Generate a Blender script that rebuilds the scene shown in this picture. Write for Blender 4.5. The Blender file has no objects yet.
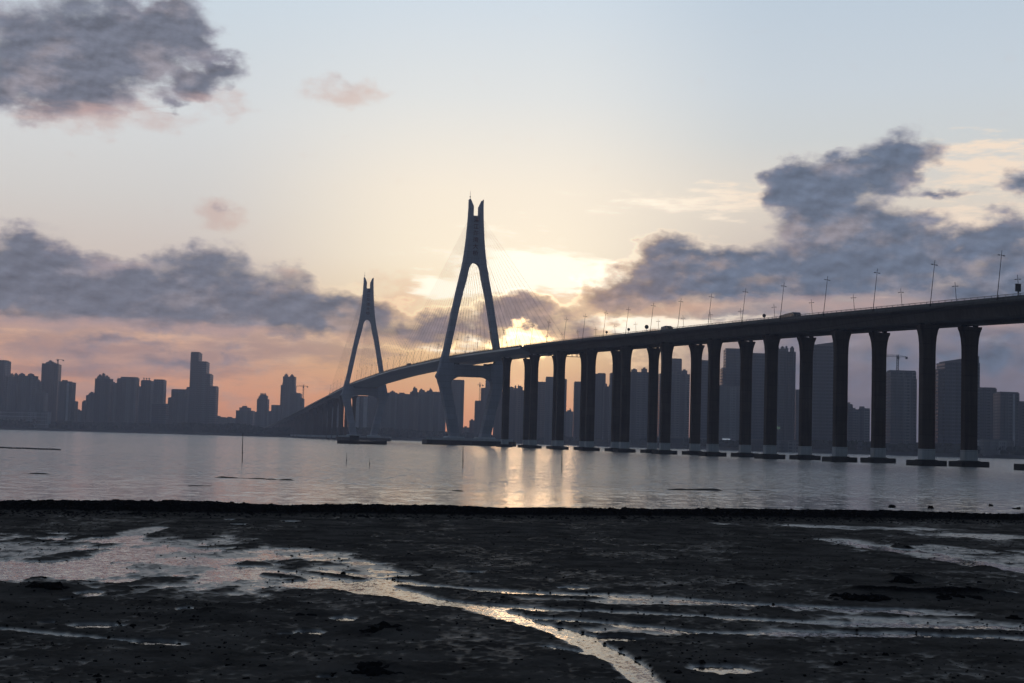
import bpy, bmesh, math, random
import numpy as np
from mathutils import Vector, Matrix, Euler

random.seed(7)
RNG = np.random.default_rng(11)
scene = bpy.context.scene
COL = scene.collection
R = math.radians

# ------------------------------------------------------------------ camera
F = 1500.0
EYE = Vector((0, 0, 3.5))
PITCH, ROLL = 3.795, 1.57
cam_d = bpy.data.cameras.new('camera')
cam = bpy.data.objects.new('camera', cam_d)
COL.objects.link(cam)
scene.camera = cam
cam_d.sensor_width = 36.0
cam_d.lens = F / 1024 * 36.0
cam_d.clip_start = 0.3
cam_d.clip_end = 20000
CM = Matrix.Rotation(R(90 + PITCH), 4, 'X') @ Matrix.Rotation(R(ROLL), 4, 'Z')
cam.matrix_world = Matrix.Translation(EYE) @ CM

def ray(px, py):
    v = Vector(((px - 512) / F, (341.5 - py) / F, -1.0))
    return (CM.to_3x3() @ v).normalized()

def at_dist(px, py, D):
    """world point seen in that direction at forward distance D"""
    r = ray(px, py)
    return EYE + r * (D / r.y)

def on_level(px, py, z):
    r = ray(px, py)
    return EYE + r * ((z - EYE.z) / r.z)

# ------------------------------------------------------------------ tags and mesh helpers
def tag(o, label=None, cat=None, group=None, kind=None):
    if label: o['label'] = label
    if cat: o['category'] = cat
    if group: o['group'] = group
    if kind: o['kind'] = kind
    return o

def empty(name, loc, rz=0.0):
    o = bpy.data.objects.new(name, None)
    COL.objects.link(o)
    o.location = loc
    o.rotation_euler = (0, 0, rz)
    o.empty_display_size = 1
    return o

class MB:
    def __init__(s):
        s.v = []; s.f = []
    def add(s, vs, fs):
        b = len(s.v)
        s.v += [tuple(p) for p in vs]
        s.f += [tuple(i + b for i in f) for f in fs]
    def box(s, x0, x1, y0, y1, z0, z1, M=None):
        vs = [Vector(p) for p in ((x0,y0,z0),(x1,y0,z0),(x1,y1,z0),(x0,y1,z0),(x0,y0,z1),(x1,y0,z1),(x1,y1,z1),(x0,y1,z1))]
        if M is not None: vs = [M @ p for p in vs]
        s.add(vs, [(3,2,1,0),(4,5,6,7),(0,1,5,4),(1,2,6,5),(2,3,7,6),(3,0,4,7)])
    def hexa(s, vs):
        s.add(vs, [(3,2,1,0),(4,5,6,7),(0,1,5,4),(1,2,6,5),(2,3,7,6),(3,0,4,7)])
    def prism(s, poly, z0, z1):
        n = len(poly)
        s.add([(x,y,z0) for x,y in poly] + [(x,y,z1) for x,y in poly],
              [tuple(range(n-1,-1,-1)), tuple(range(n,2*n))] + [(i,(i+1)%n,(i+1)%n+n,i+n) for i in range(n)])
    def loft(s, rings, cap=True):
        n = len(rings[0]); m = len(rings)
        vs = [p for r in rings for p in r]
        fs = []
        for k in range(m-1):
            for i in range(n):
                j = (i+1) % n
                fs.append((k*n+i, k*n+j, (k+1)*n+j, (k+1)*n+i))
        if cap:
            fs.append(tuple(range(n-1,-1,-1))); fs.append(tuple((m-1)*n+i for i in range(n)))
        s.add(vs, fs)
    def tube(s, a, b, r0, r1=None, n=6):
        a, b = Vector(a), Vector(b)
        r1 = r0 if r1 is None else r1
        d = (b-a).normalized()
        u = d.orthogonal().normalized(); w = d.cross(u)
        ring = lambda c, r: [c + (u*math.cos(t)+w*math.sin(t))*r for t in [2*math.pi*i/n for i in range(n)]]
        s.loft([ring(a, r0), ring(b, r1)])
    def mesh(s, name, mat, smooth=False):
        me = bpy.data.meshes.new(name)
        me.from_pydata(s.v, [], s.f)
        me.materials.append(mat)
        if smooth:
            for p in me.polygons: p.use_smooth = True
        me.update()
        return me
    def build(s, name, mat, parent=None, smooth=False):
        o = bpy.data.objects.new(name, s.mesh(name, mat, smooth))
        COL.objects.link(o)
        if parent is not None: o.parent = parent
        return o

def copy_tree(o, parent=None):
    c = o.copy(); COL.objects.link(c)
    if parent is not None: c.parent = parent
    for ch in list(o.children): copy_tree(ch, c)
    return c

# ------------------------------------------------------------------ node helper
class NT:
    def __init__(s, tree):
        s.t = tree; s.n = tree.nodes; s.l = tree.links
    def put(s, sock, v):
        if v is None: return
        if isinstance(v, bpy.types.NodeSocket): s.l.new(v, sock)
        else: sock.default_value = v
    def m(s, op, a, b=None, c=None, clamp=False):
        n = s.n.new('ShaderNodeMath'); n.operation = op; n.use_clamp = clamp
        s.put(n.inputs[0], a); s.put(n.inputs[1], b); s.put(n.inputs[2], c)
        return n.outputs[0]
    def v(s, op, a, b=None, scale=None):
        n = s.n.new('ShaderNodeVectorMath'); n.operation = op
        s.put(n.inputs[0], a); s.put(n.inputs[1], b)
        if scale is not None: s.put(n.inputs['Scale'], scale)
        return n.outputs['Value'] if op in ('LENGTH','DOT_PRODUCT','DISTANCE') else n.outputs[0]
    def comb(s, x, y, z=0.0):
        n = s.n.new('ShaderNodeCombineXYZ')
        s.put(n.inputs[0], x); s.put(n.inputs[1], y); s.put(n.inputs[2], z)
        return n.outputs[0]
    def sep(s, v):
        n = s.n.new('ShaderNodeSeparateXYZ'); s.l.new(v, n.inputs[0]); return n.outputs
    def noise(s, vec, scale, detail=4, rough=0.55, dist=0.0, color=False):
        n = s.n.new('ShaderNodeTexNoise')
        s.put(n.inputs['Vector'], vec); s.put(n.inputs['Scale'], scale)
        n.inputs['Detail'].default_value = detail; n.inputs['Roughness'].default_value = rough
        n.inputs['Distortion'].default_value = dist
        return n.outputs['Color'] if color else n.outputs[0]
    def step(s, x, a, b, to0=0.0, to1=1.0):
        n = s.n.new('ShaderNodeMapRange'); n.interpolation_type = 'SMOOTHSTEP'
        s.put(n.inputs['Value'], x); s.put(n.inputs['From Min'], a); s.put(n.inputs['From Max'], b)
        s.put(n.inputs['To Min'], to0); s.put(n.inputs['To Max'], to1)
        return n.outputs[0]
    def mix(s, f, a, b, mode='MIX'):
        n = s.n.new('ShaderNodeMix'); n.data_type = 'RGBA'; n.blend_type = mode
        s.put(n.inputs[0], f); s.put(n.inputs[6], a); s.put(n.inputs[7], b)
        return n.outputs[2]
    def ramp(s, f, stops):
        n = s.n.new('ShaderNodeValToRGB'); e = n.color_ramp.elements
        while len(e) > 1: e.remove(e[0])
        e[0].position = stops[0][0]; e[0].color = (*stops[0][1], 1)
        for p, c in stops[1:]:
            k = e.new(p); k.color = (*c, 1)
        s.l.new(f, n.inputs[0]); return n.outputs[0]

def lin(r, g, b):
    f = lambda c: (c/255/12.92) if c/255 <= 0.04045 else ((c/255+0.055)/1.055)**2.4
    return (f(r), f(g), f(b))
def lin4(r, g, b): return (*lin(r, g, b), 1.0)

def new_mat(name):
    m = bpy.data.materials.new(name); m.use_nodes = True
    nt = NT(m.node_tree)
    b = m.node_tree.nodes['Principled BSDF']
    return m, nt, b

def simple_mat(name, col, rough=0.7, var=0.25, scale=0.3, metal=0.0, bump=0.0):
    m, nt, b = new_mat(name)
    tc = nt.n.new('ShaderNodeTexCoord').outputs['Object']
    f = nt.noise(tc, scale, 5, 0.6)
    c = nt.mix(f, (*[k*(1-var) for k in col], 1), (*[min(1,k*(1+var)) for k in col], 1))
    nt.put(b.inputs['Base Color'], c)
    b.inputs['Roughness'].default_value = rough
    b.inputs['Metallic'].default_value = metal
    if bump:
        bp = nt.n.new('ShaderNodeBump'); bp.inputs['Strength'].default_value = bump
        nt.put(bp.inputs['Height'], nt.noise(tc, scale*12, 4)); nt.put(b.inputs['Normal'], bp.outputs[0])
    return m

def stained_concrete(name, col, streak=0.35):
    m, nt, b = new_mat(name)
    tc = nt.n.new('ShaderNodeTexCoord').outputs['Object']
    st = nt.noise(nt.v('MULTIPLY', tc, (1.2, 1.2, 0.06)), 1.0, 5, 0.65)
    pa = nt.noise(tc, 0.12, 5, 0.6)
    f = nt.m('MULTIPLY_ADD', st, 0.6, nt.m('MULTIPLY', pa, 0.4))
    f = nt.step(f, 0.3, 0.7)
    c = nt.mix(f, (*[k*(1-streak) for k in col], 1), (*[k*(1+streak*0.5) for k in col], 1))
    z = nt.sep(tc)[2]
    joint = nt.m('LESS_THAN', nt.m('FRACT', nt.m('DIVIDE', z, 4.0)), 0.05)
    lift = nt.n.new('ShaderNodeTexWhiteNoise'); lift.noise_dimensions = '1D'; nt.put(lift.inputs['W'], nt.m('FLOOR', nt.m('DIVIDE', z, 4.0)))
    c = nt.mix(nt.m('MULTIPLY_ADD', joint, 0.45, nt.m('MULTIPLY', lift.outputs['Value'], 0.22)), c, (*[k*0.35 for k in col], 1))
    nt.put(b.inputs['Base Color'], c); b.inputs['Roughness'].default_value = 0.85
    return m

def facade_mat(name, wall, glass=(0.04,0.05,0.06), floor=3.1, bay=3.4, gw=0.55, gh=0.5):
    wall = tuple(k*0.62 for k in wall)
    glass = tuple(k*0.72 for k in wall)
    """wall with a grid of window openings as surface pattern"""
    m, nt, b = new_mat(name)
    x, y, z = nt.sep(nt.n.new('ShaderNodeTexCoord').outputs['Object'])
    fx = nt.m('FRACT', nt.m('DIVIDE', nt.m('ADD', x, y), bay))
    fz = nt.m('FRACT', nt.m('DIVIDE', z, floor))
    wx = nt.m('MULTIPLY', nt.m('GREATER_THAN', fx, 0.5-gw/2), nt.m('LESS_THAN', fx, 0.5+gw/2))
    wz = nt.m('MULTIPLY', nt.m('GREATER_THAN', fz, 0.3), nt.m('LESS_THAN', fz, 0.3+gh))
    w = nt.m('MULTIPLY', wx, wz)
    wn = nt.n.new('ShaderNodeTexWhiteNoise'); wn.noise_dimensions = '1D'
    nt.put(wn.inputs['W'], nt.m('FLOOR', nt.m('DIVIDE', nt.m('ADD', x, y), bay*2)))
    n = nt.m('MULTIPLY_ADD', wn.outputs['Value'], 0.7, nt.m('MULTIPLY', nt.noise(nt.comb(x, y, z), 0.08, 4), 0.4))
    bal = nt.m('GREATER_THAN', wn.outputs['Value'], 0.72)
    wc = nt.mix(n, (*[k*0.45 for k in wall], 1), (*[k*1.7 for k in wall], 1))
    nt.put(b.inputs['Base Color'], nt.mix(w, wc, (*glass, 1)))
    nt.put(b.inputs['Roughness'], nt.m('MULTIPLY_ADD', w, -0.6, 0.8))
    return m

# ------------------------------------------------------------------ world: sky and clouds by direction
SUN_AZ, SUN_EL = 0.55, 3.7
def azel(px, py):
    r = ray(px, py)
    return math.degrees(math.atan2(r.x, r.y)), math.degrees(math.asin(r.z))

world = bpy.data.worlds.new('World'); scene.world = world
world.use_nodes = True
W = NT(world.node_tree)
for n in list(W.n): W.n.remove(n)
d = W.n.new('ShaderNodeTexCoord').outputs['Generated']
d = W.v('NORMALIZE', d)
dx, dy, dz = W.sep(d)
AZ = W.m('MULTIPLY', W.m('ARCTAN2', dx, dy), 180/math.pi)
EL = W.m('MULTIPLY', W.m('ARCSINE', dz), 180/math.pi)
ELa = W.m('MAXIMUM', EL, 0.0)
sd = (math.sin(R(SUN_AZ))*math.cos(R(SUN_EL)), math.cos(R(SUN_AZ))*math.cos(R(SUN_EL)), math.sin(R(SUN_EL)))
TH = W.m('MULTIPLY', W.m('ARCCOSINE', W.m('MINIMUM', W.v('DOT_PRODUCT', d, sd), 0.999999)), 180/math.pi)

t = W.m('DIVIDE', ELa, 90.0)
E9 = lambda e: e/90.0
left = W.ramp(t, [(E9(0), lin(216,144,114)), (E9(1.0), lin(244,164,118)), (E9(2.2), lin(252,180,134)), (E9(3.6), lin(240,192,156)), (E9(6), lin(216,200,188)),
                  (E9(8.7), lin(214,210,205)), (E9(11.7), lin(214,217,218)), (E9(16.3), lin(200,213,223)), (E9(30), lin(150,172,196)), (1, lin(95,118,150))])
mid = W.ramp(t, [(E9(0), lin(240,140,88)), (E9(1.2), lin(255,166,98)), (E9(3.0), lin(255,200,128)), (E9(4.5), lin(255,226,176)), (E9(6.9), lin(255,240,212)),
                 (E9(9.5), lin(248,236,216)), (E9(13), lin(224,226,224)), (E9(16.8), lin(205,217,227)), (E9(30), lin(150,172,196)), (1, lin(95,118,150))])
right = W.ramp(t, [(E9(0), lin(98,98,112)), (E9(1.2), lin(112,108,122)), (E9(2.8), lin(128,118,128)), (E9(4.5), lin(160,148,150)), (E9(6.5), lin(205,190,178)),
                   (E9(9.3), lin(224,214,200)), (E9(11.6), lin(206,210,210)), (E9(13.5), lin(200,209,216)), (E9(17.4), lin(186,201,215)), (E9(30), lin(140,163,190)), (1, lin(95,118,150))])
base = W.mix(W.step(AZ, -13.0, -2.5), left, mid)
base = W.mix(W.step(AZ, 1.0, 10.5), base, right)
# the dusk side: a real Nishita sky, dim and blue, away from the sun
nish = W.n.new('ShaderNodeTexSky'); nish.sky_type = 'NISHITA'; nish.sun_disc = False
nish.sun_elevation = R(SUN_EL); nish.sun_rotation = R(SUN_AZ)
nish.air_density = 1.0; nish.dust_density = 2.0; nish.ozone_density = 2.0
nsk = W.v('SCALE', W.v('MULTIPLY', nish.outputs[0], (1.12, 0.96, 1.0)), scale=0.08)
away = W.step(W.m('ABSOLUTE', AZ), 28.0, 65.0)
high = W.step(EL, 26.0, 55.0)
base = W.mix(W.m('MAXIMUM', away, high), base, nsk)

# warped coordinates for cloud shapes (degrees)
P = W.comb(AZ, EL, 0.0)
Ps = W.comb(AZ, W.m('MULTIPLY', EL, 1.7), 0.0)
w1 = W.v('SUBTRACT', W.noise(Ps, 0.28, 4, 0.55, color=True), (0.5, 0.5, 0.5))
w2 = W.v('SUBTRACT', W.noise(Ps, 1.1, 5, 0.6, color=True), (0.5, 0.5, 0.5))
PW = W.v('ADD', P, W.v('ADD', W.v('SCALE', w1, scale=1.5), W.v('SCALE', w2, scale=0.9)))
PW = W.v('MULTIPLY', PW, (1, 1, 0))
PL = W.v('MULTIPLY', W.v('ADD', P, W.v('SCALE', w1, scale=1.2)), (1, 1, 0))

PS = W.v('MULTIPLY', W.v('ADD', P, W.v('SCALE', w2, scale=1.6)), (1, 1, 0))
def blobs(lst, PV=None):
    acc = None
    for b in lst:
        x, y, rx, ry, s = b[:5]
        a, e = azel(x, y)
        k = W.v('LENGTH', W.v('MULTIPLY', W.v('SUBTRACT', PV or PW, (a, e, 0)), (26.2/rx, 26.2/ry, 0)))
        g = W.m('MULTIPLY', W.m('MAXIMUM', W.m('SUBTRACT', 1.0, k), 0.0), s)
        acc = g if acc is None else W.m('MAXIMUM', W.m('MAXIMUM', acc, g), W.m('MULTIPLY', W.m('ADD', acc, g), 0.72))
    return acc

fbm = W.noise(Ps, 0.8, 7, 0.54)
fb2 = W.noise(W.v('ADD', Ps, (0.12, -0.30, 0.0)), 0.8, 7, 0.54)     # same field a step towards the light
relief = W.m('SUBTRACT', fbm, fb2)
fst = W.noise(W.comb(AZ, W.m('MULTIPLY', EL, 5.0), 3.0), 0.6, 6, 0.62)   # streaky

# thin warm veils
veil = blobs([(90,112,140,34,0.7),(215,105,50,20,0.6),(345,90,55,28,0.7),(220,212,40,28,0.9),(120,355,260,30,1.0),(100,390,220,14,0.8),(250,345,120,26,1.0),
              (560,290,110,34,1.0),(600,320,110,24,0.8),(640,285,80,40,0.8),(400,300,60,40,0.8),(850,330,160,30,0.6),(700,330,120,30,0.7),(960,260,80,50,0.6)])
veil_a = W.step(W.m('ADD', veil, W.m('MULTIPLY', W.m('SUBTRACT', fbm, 0.5), 1.3)), 0.15, 0.75, 0.0, 0.55)
warmc = W.mix(W.step(TH, 3.0, 15.0), lin4(236,190,150), lin4(196,164,156))
sky = W.mix(veil_a, base, warmc)
# broad glow round the veiled sun
glow = W.m('MULTIPLY', W.m('POWER', 2.718, W.m('MULTIPLY', TH, -0.26)), 0.34)
sky = W.mix(1.0, sky, W.v('SCALE', (1.0, 0.78, 0.56), scale=glow), 'ADD')
# grey lavender streaks low in the sky and soft undersides of the cumulus
bands = blobs([(60,345,140,22,1.1),(210,352,120,18,1.1),(90,372,150,16,1.0),(230,372,110,16,0.8),(150,392,160,10,0.6),(330,352,110,24,1.1),(340,385,90,12,0.6),(60,322,150,24,1.0),(250,332,120,24,1.0),
               (110,100,110,34,0.6),(860,312,220,40,1.3),(720,310,140,34,1.1),(980,320,120,60,1.2),(640,325,80,22,0.8),(560,345,60,16,0.5)], PL)
bands_a = W.m('MULTIPLY', W.step(W.m('ADD', bands, W.m('MULTIPLY', W.m('SUBTRACT', fst, 0.5), 1.9)), 0.15, 0.95, 0.0, 0.55), W.step(bands, 0.0, 0.3))
sky = W.mix(bands_a, sky, W.mix(W.step(AZ, -8.0, 6.0), lin4(158,128,128), lin4(124,121,134)))
# bright streaks and lit cloud edges
br = blobs([(690,203,150,22,0.9),(560,190,60,14,0.4),(545,272,130,30,1.9),(610,275,60,18,1.2),(480,284,90,22,1.6),(432,284,34,16,1.3),(500,252,150,50,0.6),(480,320,34,24,0.9),(985,165,120,46,1.25),(965,225,100,45,1.2),(730,190,80,26,0.8),
            (665,322,110,13,2.0),(590,322,40,9,1.2),(770,322,80,9,0.9),(470,335,30,22,0.9),(450,350,60,12,0.8),(870,300,60,8,0.4)], PL)
br_a = W.step(W.m('ADD', br, W.m('MULTIPLY', W.m('SUBTRACT', fst, 0.55), 2.6)), 0.25, 1.0, 0.0, 1.0)
br_a = W.m('MULTIPLY', br_a, W.step(br, 0.0, 0.25))
brc = W.mix(W.step(TH, 2.5, 12.0), (1.4, 1.25, 1.0, 1), lin4(246,226,204))
sky = W.mix(br_a, sky, brc)

# grey blue cumulus
dark = blobs([
    (55,50,120,66,1.45),(125,34,105,62,1.5),(150,66,62,36,1.4),(60,88,100,34,1.1),(175,30,60,50,1.1),(15,85,70,44,1.0),(190,38,50,44,0.7),(95,85,80,30,0.7),(218,72,40,24,1.25),(194,88,38,17,1.15),(168,102,28,12,0.9),(345,82,26,13,0.45),(226,206,22,10,0.5),
    (10,268,115,56,1.5),(75,290,140,46,1.45),(140,302,150,40,1.25),(20,240,36,24,0.9),(190,282,95,40,1.3),(215,262,45,24,1.0),(265,285,70,34,1.0),(300,312,120,40,1.3),(150,312,120,26,1.1),(360,320,90,34,1.1),(410,335,70,26,1.0),(290,270,36,20,0.7),(170,262,36,20,0.7),
    (30,310,100,16,0.7),(120,342,160,9,0.55),(60,368,110,12,0.55),(190,362,130,14,0.6),(70,352,60,12,0.5),(330,385,80,10,0.35),(150,385,90,7,0.35),(240,380,70,8,0.3),
    (535,316,72,26,1.35),(490,326,50,24,1.1),(580,332,50,20,1.0),(440,328,44,28,1.1),(520,303,46,18,1.1),
    (640,290,80,34,1.15),(610,302,60,24,0.9),(700,280,120,32,1.2),(690,262,80,34,1.2),(665,245,36,24,0.9),(760,262,100,36,1.3),(815,225,66,48,1.35),(790,185,40,30,1.0),(845,180,52,34,1.15),(905,152,50,28,1.35),(872,172,60,34,1.3),(815,185,60,36,1.4),(845,225,70,44,1.5),(840,268,90,34,1.3),(955,262,60,34,1.2),(880,235,100,44,1.4),(920,255,80,40,1.3),(850,280,160,26,1.1),(740,290,120,22,0.9),
    (1000,245,50,44,1.3),(1010,290,70,40,1.2),(1024,185,30,18,1.1),(935,190,70,10,0.7),(985,300,90,24,1.1),
    (840,360,260,60,0.8),(1000,350,140,80,0.8)])
D0 = W.m('ADD', dark, W.m('MULTIPLY', W.m('SUBTRACT', fbm, 0.5), 1.45))
D0 = W.m('SUBTRACT', D0, 0.26)
fl = W.step(W.noise(PL, 0.25, 2), 0.35, 0.65)
alpha = W.step(D0, W.m('MULTIPLY_ADD', fl, -0.14, -0.08), W.m('MULTIPLY_ADD', fl, 0.30, 0.50))
alpha = W.m('MULTIPLY', alpha, W.step(dark, 0.0, 0.2))
thick = W.step(D0, 0.0, 0.7)
core = W.mix(W.step(AZ, -8.0, 6.0), lin4(106,110,124), lin4(96,108,128))
core = W.mix(W.step(TH, 8.0, 1.5), core, lin4(140,120,120))
rimc = W.mix(W.step(TH, 2.0, 11.0), lin4(235,190,140), lin4(138,130,144))
big = W.noise(W.v('ADD', Ps, (5.0, 9.0, 0.0)), 0.42, 5, 0.55)
core = W.mix(W.step(big, 0.47, 0.68, 0.0, 0.75), core, W.mix(W.step(TH, 3.0, 14.0), lin4(200,165,140), lin4(150,143,150)))
cl = W.mix(thick, rimc, core)
cl = W.mix(1.0, cl, W.comb(*[W.m('MULTIPLY_ADD', relief, 1.7, 1.0)]*3), 'MULTIPLY')
cl = W.mix(W.step(EL, 3.2, 0.6, 0.0, 0.5), cl, base)
rim = W.m('MULTIPLY', W.m('MULTIPLY', W.step(D0, -0.12, 0.02), W.step(D0, 0.22, 0.02)), W.m('POWER', 2.718, W.m('MULTIPLY', TH, -0.30)))
sky = W.mix(W.m('MULTIPLY', alpha, W.step(TH, 0.0, 3.0, 0.92, 0.97)), sky, cl)
sky = W.mix(1.0, sky, W.v('SCALE', (0.9, 0.68, 0.4), scale=W.m('MULTIPLY', rim, W.step(dark, 0.0, 0.15))), 'ADD')
# warm bellies of the clouds, lit from the horizon
belly = blobs([(90,108,120,16,0.6),(200,98,44,10,0.6),(30,114,60,12,0.6),(60,322,130,14,1.0),(210,328,140,14,1.0),(360,340,90,14,1.0),(860,306,190,16,0.9),(690,306,90,14,1.0),(560,338,60,12,0.8),(1000,320,60,20,0.7),(120,262,60,10,0.5),(290,268,30,8,0.5)], PL)
belly_a = W.m('MULTIPLY', W.step(W.m('ADD', belly, W.m('MULTIPLY', W.m('SUBTRACT', fst, 0.5), 1.2)), 0.1, 1.0, 0.0, 0.6), W.step(belly, 0.0, 0.4))
sky = W.mix(belly_a, sky, W.mix(W.step(TH, 3.0, 14.0), lin4(240,188,146), lin4(206,170,160)))
# the sun breaking through low cloud
sun_b = blobs([(526,344,28,24,1.9),(516,330,14,14,1.4),(500,350,26,10,1.0),(545,350,26,10,1.0),(450,352,20,8,0.6),(520,385,50,50,0.3)], PS)
sky = W.mix(1.0, sky, W.v('SCALE', (1.5, 1.0, 0.46), scale=W.m('MULTIPLY', W.step(sun_b, 0.1, 1.0), 1.5)), 'ADD')
bg = W.n.new('ShaderNodeBackground')
W.put(bg.inputs[0], sky); bg.inputs[1].default_value = 1.1
wo = W.n.new('ShaderNodeOutputWorld'); W.l.new(bg.outputs[0], wo.inputs[0])
world.cycles.sampling_method = 'MANUAL'; world.cycles.sample_map_resolution = 512

# ------------------------------------------------------------------ sun lamp (veiled, setting behind the bridge)
sl = bpy.data.lights.new('sun', 'SUN'); sl.energy = 0.03; sl.angle = R(4); sl.color = (1.0, 0.62, 0.34)
so = bpy.data.objects.new('sun', sl); COL.objects.link(so)
so.rotation_euler = Vector(sd).to_track_quat('Z', 'Y').to_euler()
so.location = (0, 50, 200)

scene.view_settings.view_transform = 'Standard'; scene.view_settings.look = 'None'
scene.view_settings.gamma = 1.0; scene.view_settings.exposure = 0.0
scene.view_settings.use_curve_mapping = False
scene.cycles.max_bounces = 6; scene.cycles.diffuse_bounces = 2; scene.cycles.glossy_bounces = 3
scene.cycles.volume_bounces = 1; scene.cycles.use_denoising = True
scene.cycles.sample_clamp_indirect = 4.0

# ------------------------------------------------------------------ haze
HZ = 4900
hz = MB(); hz.box(-HZ, HZ, -HZ, HZ, -4.0, 215.0)
hm = bpy.data.materials.new('haze_air'); hm.use_nodes = True
hn = NT(hm.node_tree)
for n in list(hn.n): hn.n.remove(n)
pv = hn.n.new('ShaderNodeVolumePrincipled')
pv.inputs['Color'].default_value = (0.72, 0.78, 1.0, 1)
pv.inputs['Density'].default_value = 0.00015
pv.inputs['Anisotropy'].default_value = 0.6
ho = hn.n.new('ShaderNodeOutputMaterial'); hn.l.new(pv.outputs[0], ho.inputs['Volume'])
haze = hz.build('haze', hm); tag(haze, 'thin bluish evening haze over the bay', 'haze', kind='stuff')

# ------------------------------------------------------------------ numpy noise
def vnoise(x, y, seed=0):
    xi = np.floor(x).astype(np.int64); yi = np.floor(y).astype(np.int64)
    fx = x - xi; fy = y - yi
    fx = fx*fx*(3-2*fx); fy = fy*fy*(3-2*fy)
    def h(a, b):
        n = (a*374761393 + b*668265263 + seed*1442695041) & 0xffffffff
        n = ((n ^ (n >> 13)) * 1274126177) & 0xffffffff
        return ((n ^ (n >> 16)) & 0xffff) / 65535.0
    return (h(xi,yi)*(1-fx)+h(xi+1,yi)*fx)*(1-fy) + (h(xi,yi+1)*(1-fx)+h(xi+1,yi+1)*fx)*fy
def fbmn(x, y, o=4, seed=0, g=0.5):
    s = 0; a = 1; t = 0
    for k in range(o):
        s = s + a*vnoise(x*2**k, y*2**k, seed+k*17); t += a; a *= g
    return s/t
sst = lambda x, a, b: (lambda t: t*t*(3-2*t))(np.clip((x-a)/(b-a), 0, 1))

# ------------------------------------------------------------------ tidal flat, one sheet from behind the camera to the sea bed
ZW = 0.15          # level of the water left standing on the flat
def gp(px, py): return on_level(px, py, ZW)
us = np.concatenate([np.array([-60,-20,-8,-3,-1.4,-0.8,-0.6]), np.linspace(-0.5, 0.5, 861), np.array([0.6,0.8,1.4,3,8,20,60])])
ys = [-400.0, -60, -10, 0, 8, 13]
y = 17.0
while y < 96: ys.append(y); y *= 1.0034
while y < 175: ys.append(y); y *= 1.006
ys += [190, 230, 300, 500, 900, 1500, 3000, 4600]
ys = np.array(ys)
sc = np.maximum(ys, 20.0)
U, Y = np.meshgrid(us, ys)
S = np.meshgrid(us, sc)[1]
X = U*S
X = np.clip(X, -4600, 4600)
low = fbmn(X/3.1, Y/4.6, 4, 3)
med = fbmn(X/0.55, Y/0.8, 3, 9)
fine = fbmn(X/0.11, Y/0.14, 2, 21)
H = ZW + 0.050 + (low-0.5)*0.030 + (med-0.5)*0.028 + (fine-0.5)*0.042
def ell(px, py, rx, ry):
    c = gp(px, py); a = gp(px, py+ry); b = gp(px, py-ry); e = gp(px+rx, py)
    sy = max(abs(b.y-a.y)/2, 0.05); sx = (e-c).length
    q = np.sqrt(((X-c.x)/sx)**2 + ((Y-c.y)/sy)**2)
    return q
lowb = fbmn(X/1.3+7, Y/2.6, 4, 33)
def wet(px, py, rx, ry, depth, ragged=0.8):
    global H
    q = ell(px, py, rx, ry) + (lowb-0.5)*ragged*1.4 + (med-0.5)*ragged*0.5
    H = H - depth*(1-sst(q, 0.55, 1.15))
def mound(px, py, rx, ry, h, rag=0.8):
    global H
    q = ell(px, py, rx, ry) + (lowb-0.5)*rag*1.2 + (med-0.5)*0.9
    H = H + h*(1-sst(q, 0.2, 1.1))*(0.55+0.9*med)
def stream(pts, depth):
    """pts: px, py, half width in metres"""
    global H
    ww = [(gp(a,b), w) for a,b,w in pts]
    best = np.full(X.shape, 9.0)
    for (p, wa), (q, wb) in zip(ww[:-1], ww[1:]):
        dx_, dy_ = q.x-p.x, q.y-p.y; L = dx_*dx_+dy_*dy_
        tt = np.clip(((X-p.x)*dx_+(Y-p.y)*dy_)/L, 0, 1)
        dd = np.hypot(X-(p.x+tt*dx_), (Y-(p.y+tt*dy_)))
        best = np.minimum(best, dd/(wa+(wb-wa)*tt))
    q = best + (lowb-0.5)*0.9 + (med-0.5)*0.5
    H = H - depth*(1-sst(q, 0.5, 1.25))
for a in [(40,548,130,16),(150,545,130,10),(150,568,170,16),(250,583,130,10),(10,570,110,12),(330,570,110,9),(230,556,150,10)]: wet(*a, 0.037, 1.5)
for a in [(720,605,150,3),(880,612,130,4),(960,624,140,5),(640,632,90,4),(860,635,140,3.5),(1010,562,80,6),(930,550,90,4),(1010,538,80,3),(850,528,80,2)]: wet(*a, 0.036, 1.2)
stream([(300,583,.5),(360,590,.6),(420,600,.55),(480,608,.5),(520,622,.35),(560,632,.35),(600,650,.28),(632,668,.25),(655,690,.26)], 0.075)
stream([(250,568,.8),(330,580,.6),(390,590,.5),(440,602,.5),(480,608,.4)], 0.05)
stream([(330,572,.5),(420,586,.4),(520,594,.4),(640,598,.4),(760,606,.4),(900,612,.5)], 0.045)
stream([(480,606,.35),(560,612,.3),(640,614,.3),(740,620,.35),(860,626,.5),(1040,630,.6)], 0.045)
stream([(520,618,.25),(600,624,.3),(700,634,.35),(860,636,.4),(1040,640,.4)], 0.05)
stream([(535,626,.2),(590,638,.22),(632,640,.2)], 0.06)
stream([(550,648,.12),(590,655,.15),(610,658,.12)], 0.05)
stream([(0,630,.25),(60,636,.25),(110,641,.2),(175,646,.25)], 0.05)
stream([(840,541,.9),(890,550,.9),(950,560,.9),(1040,572,1.0)], 0.05)
stream([(120,540,.7),(140,532,.6),(160,528,.4)], 0.05)
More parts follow.
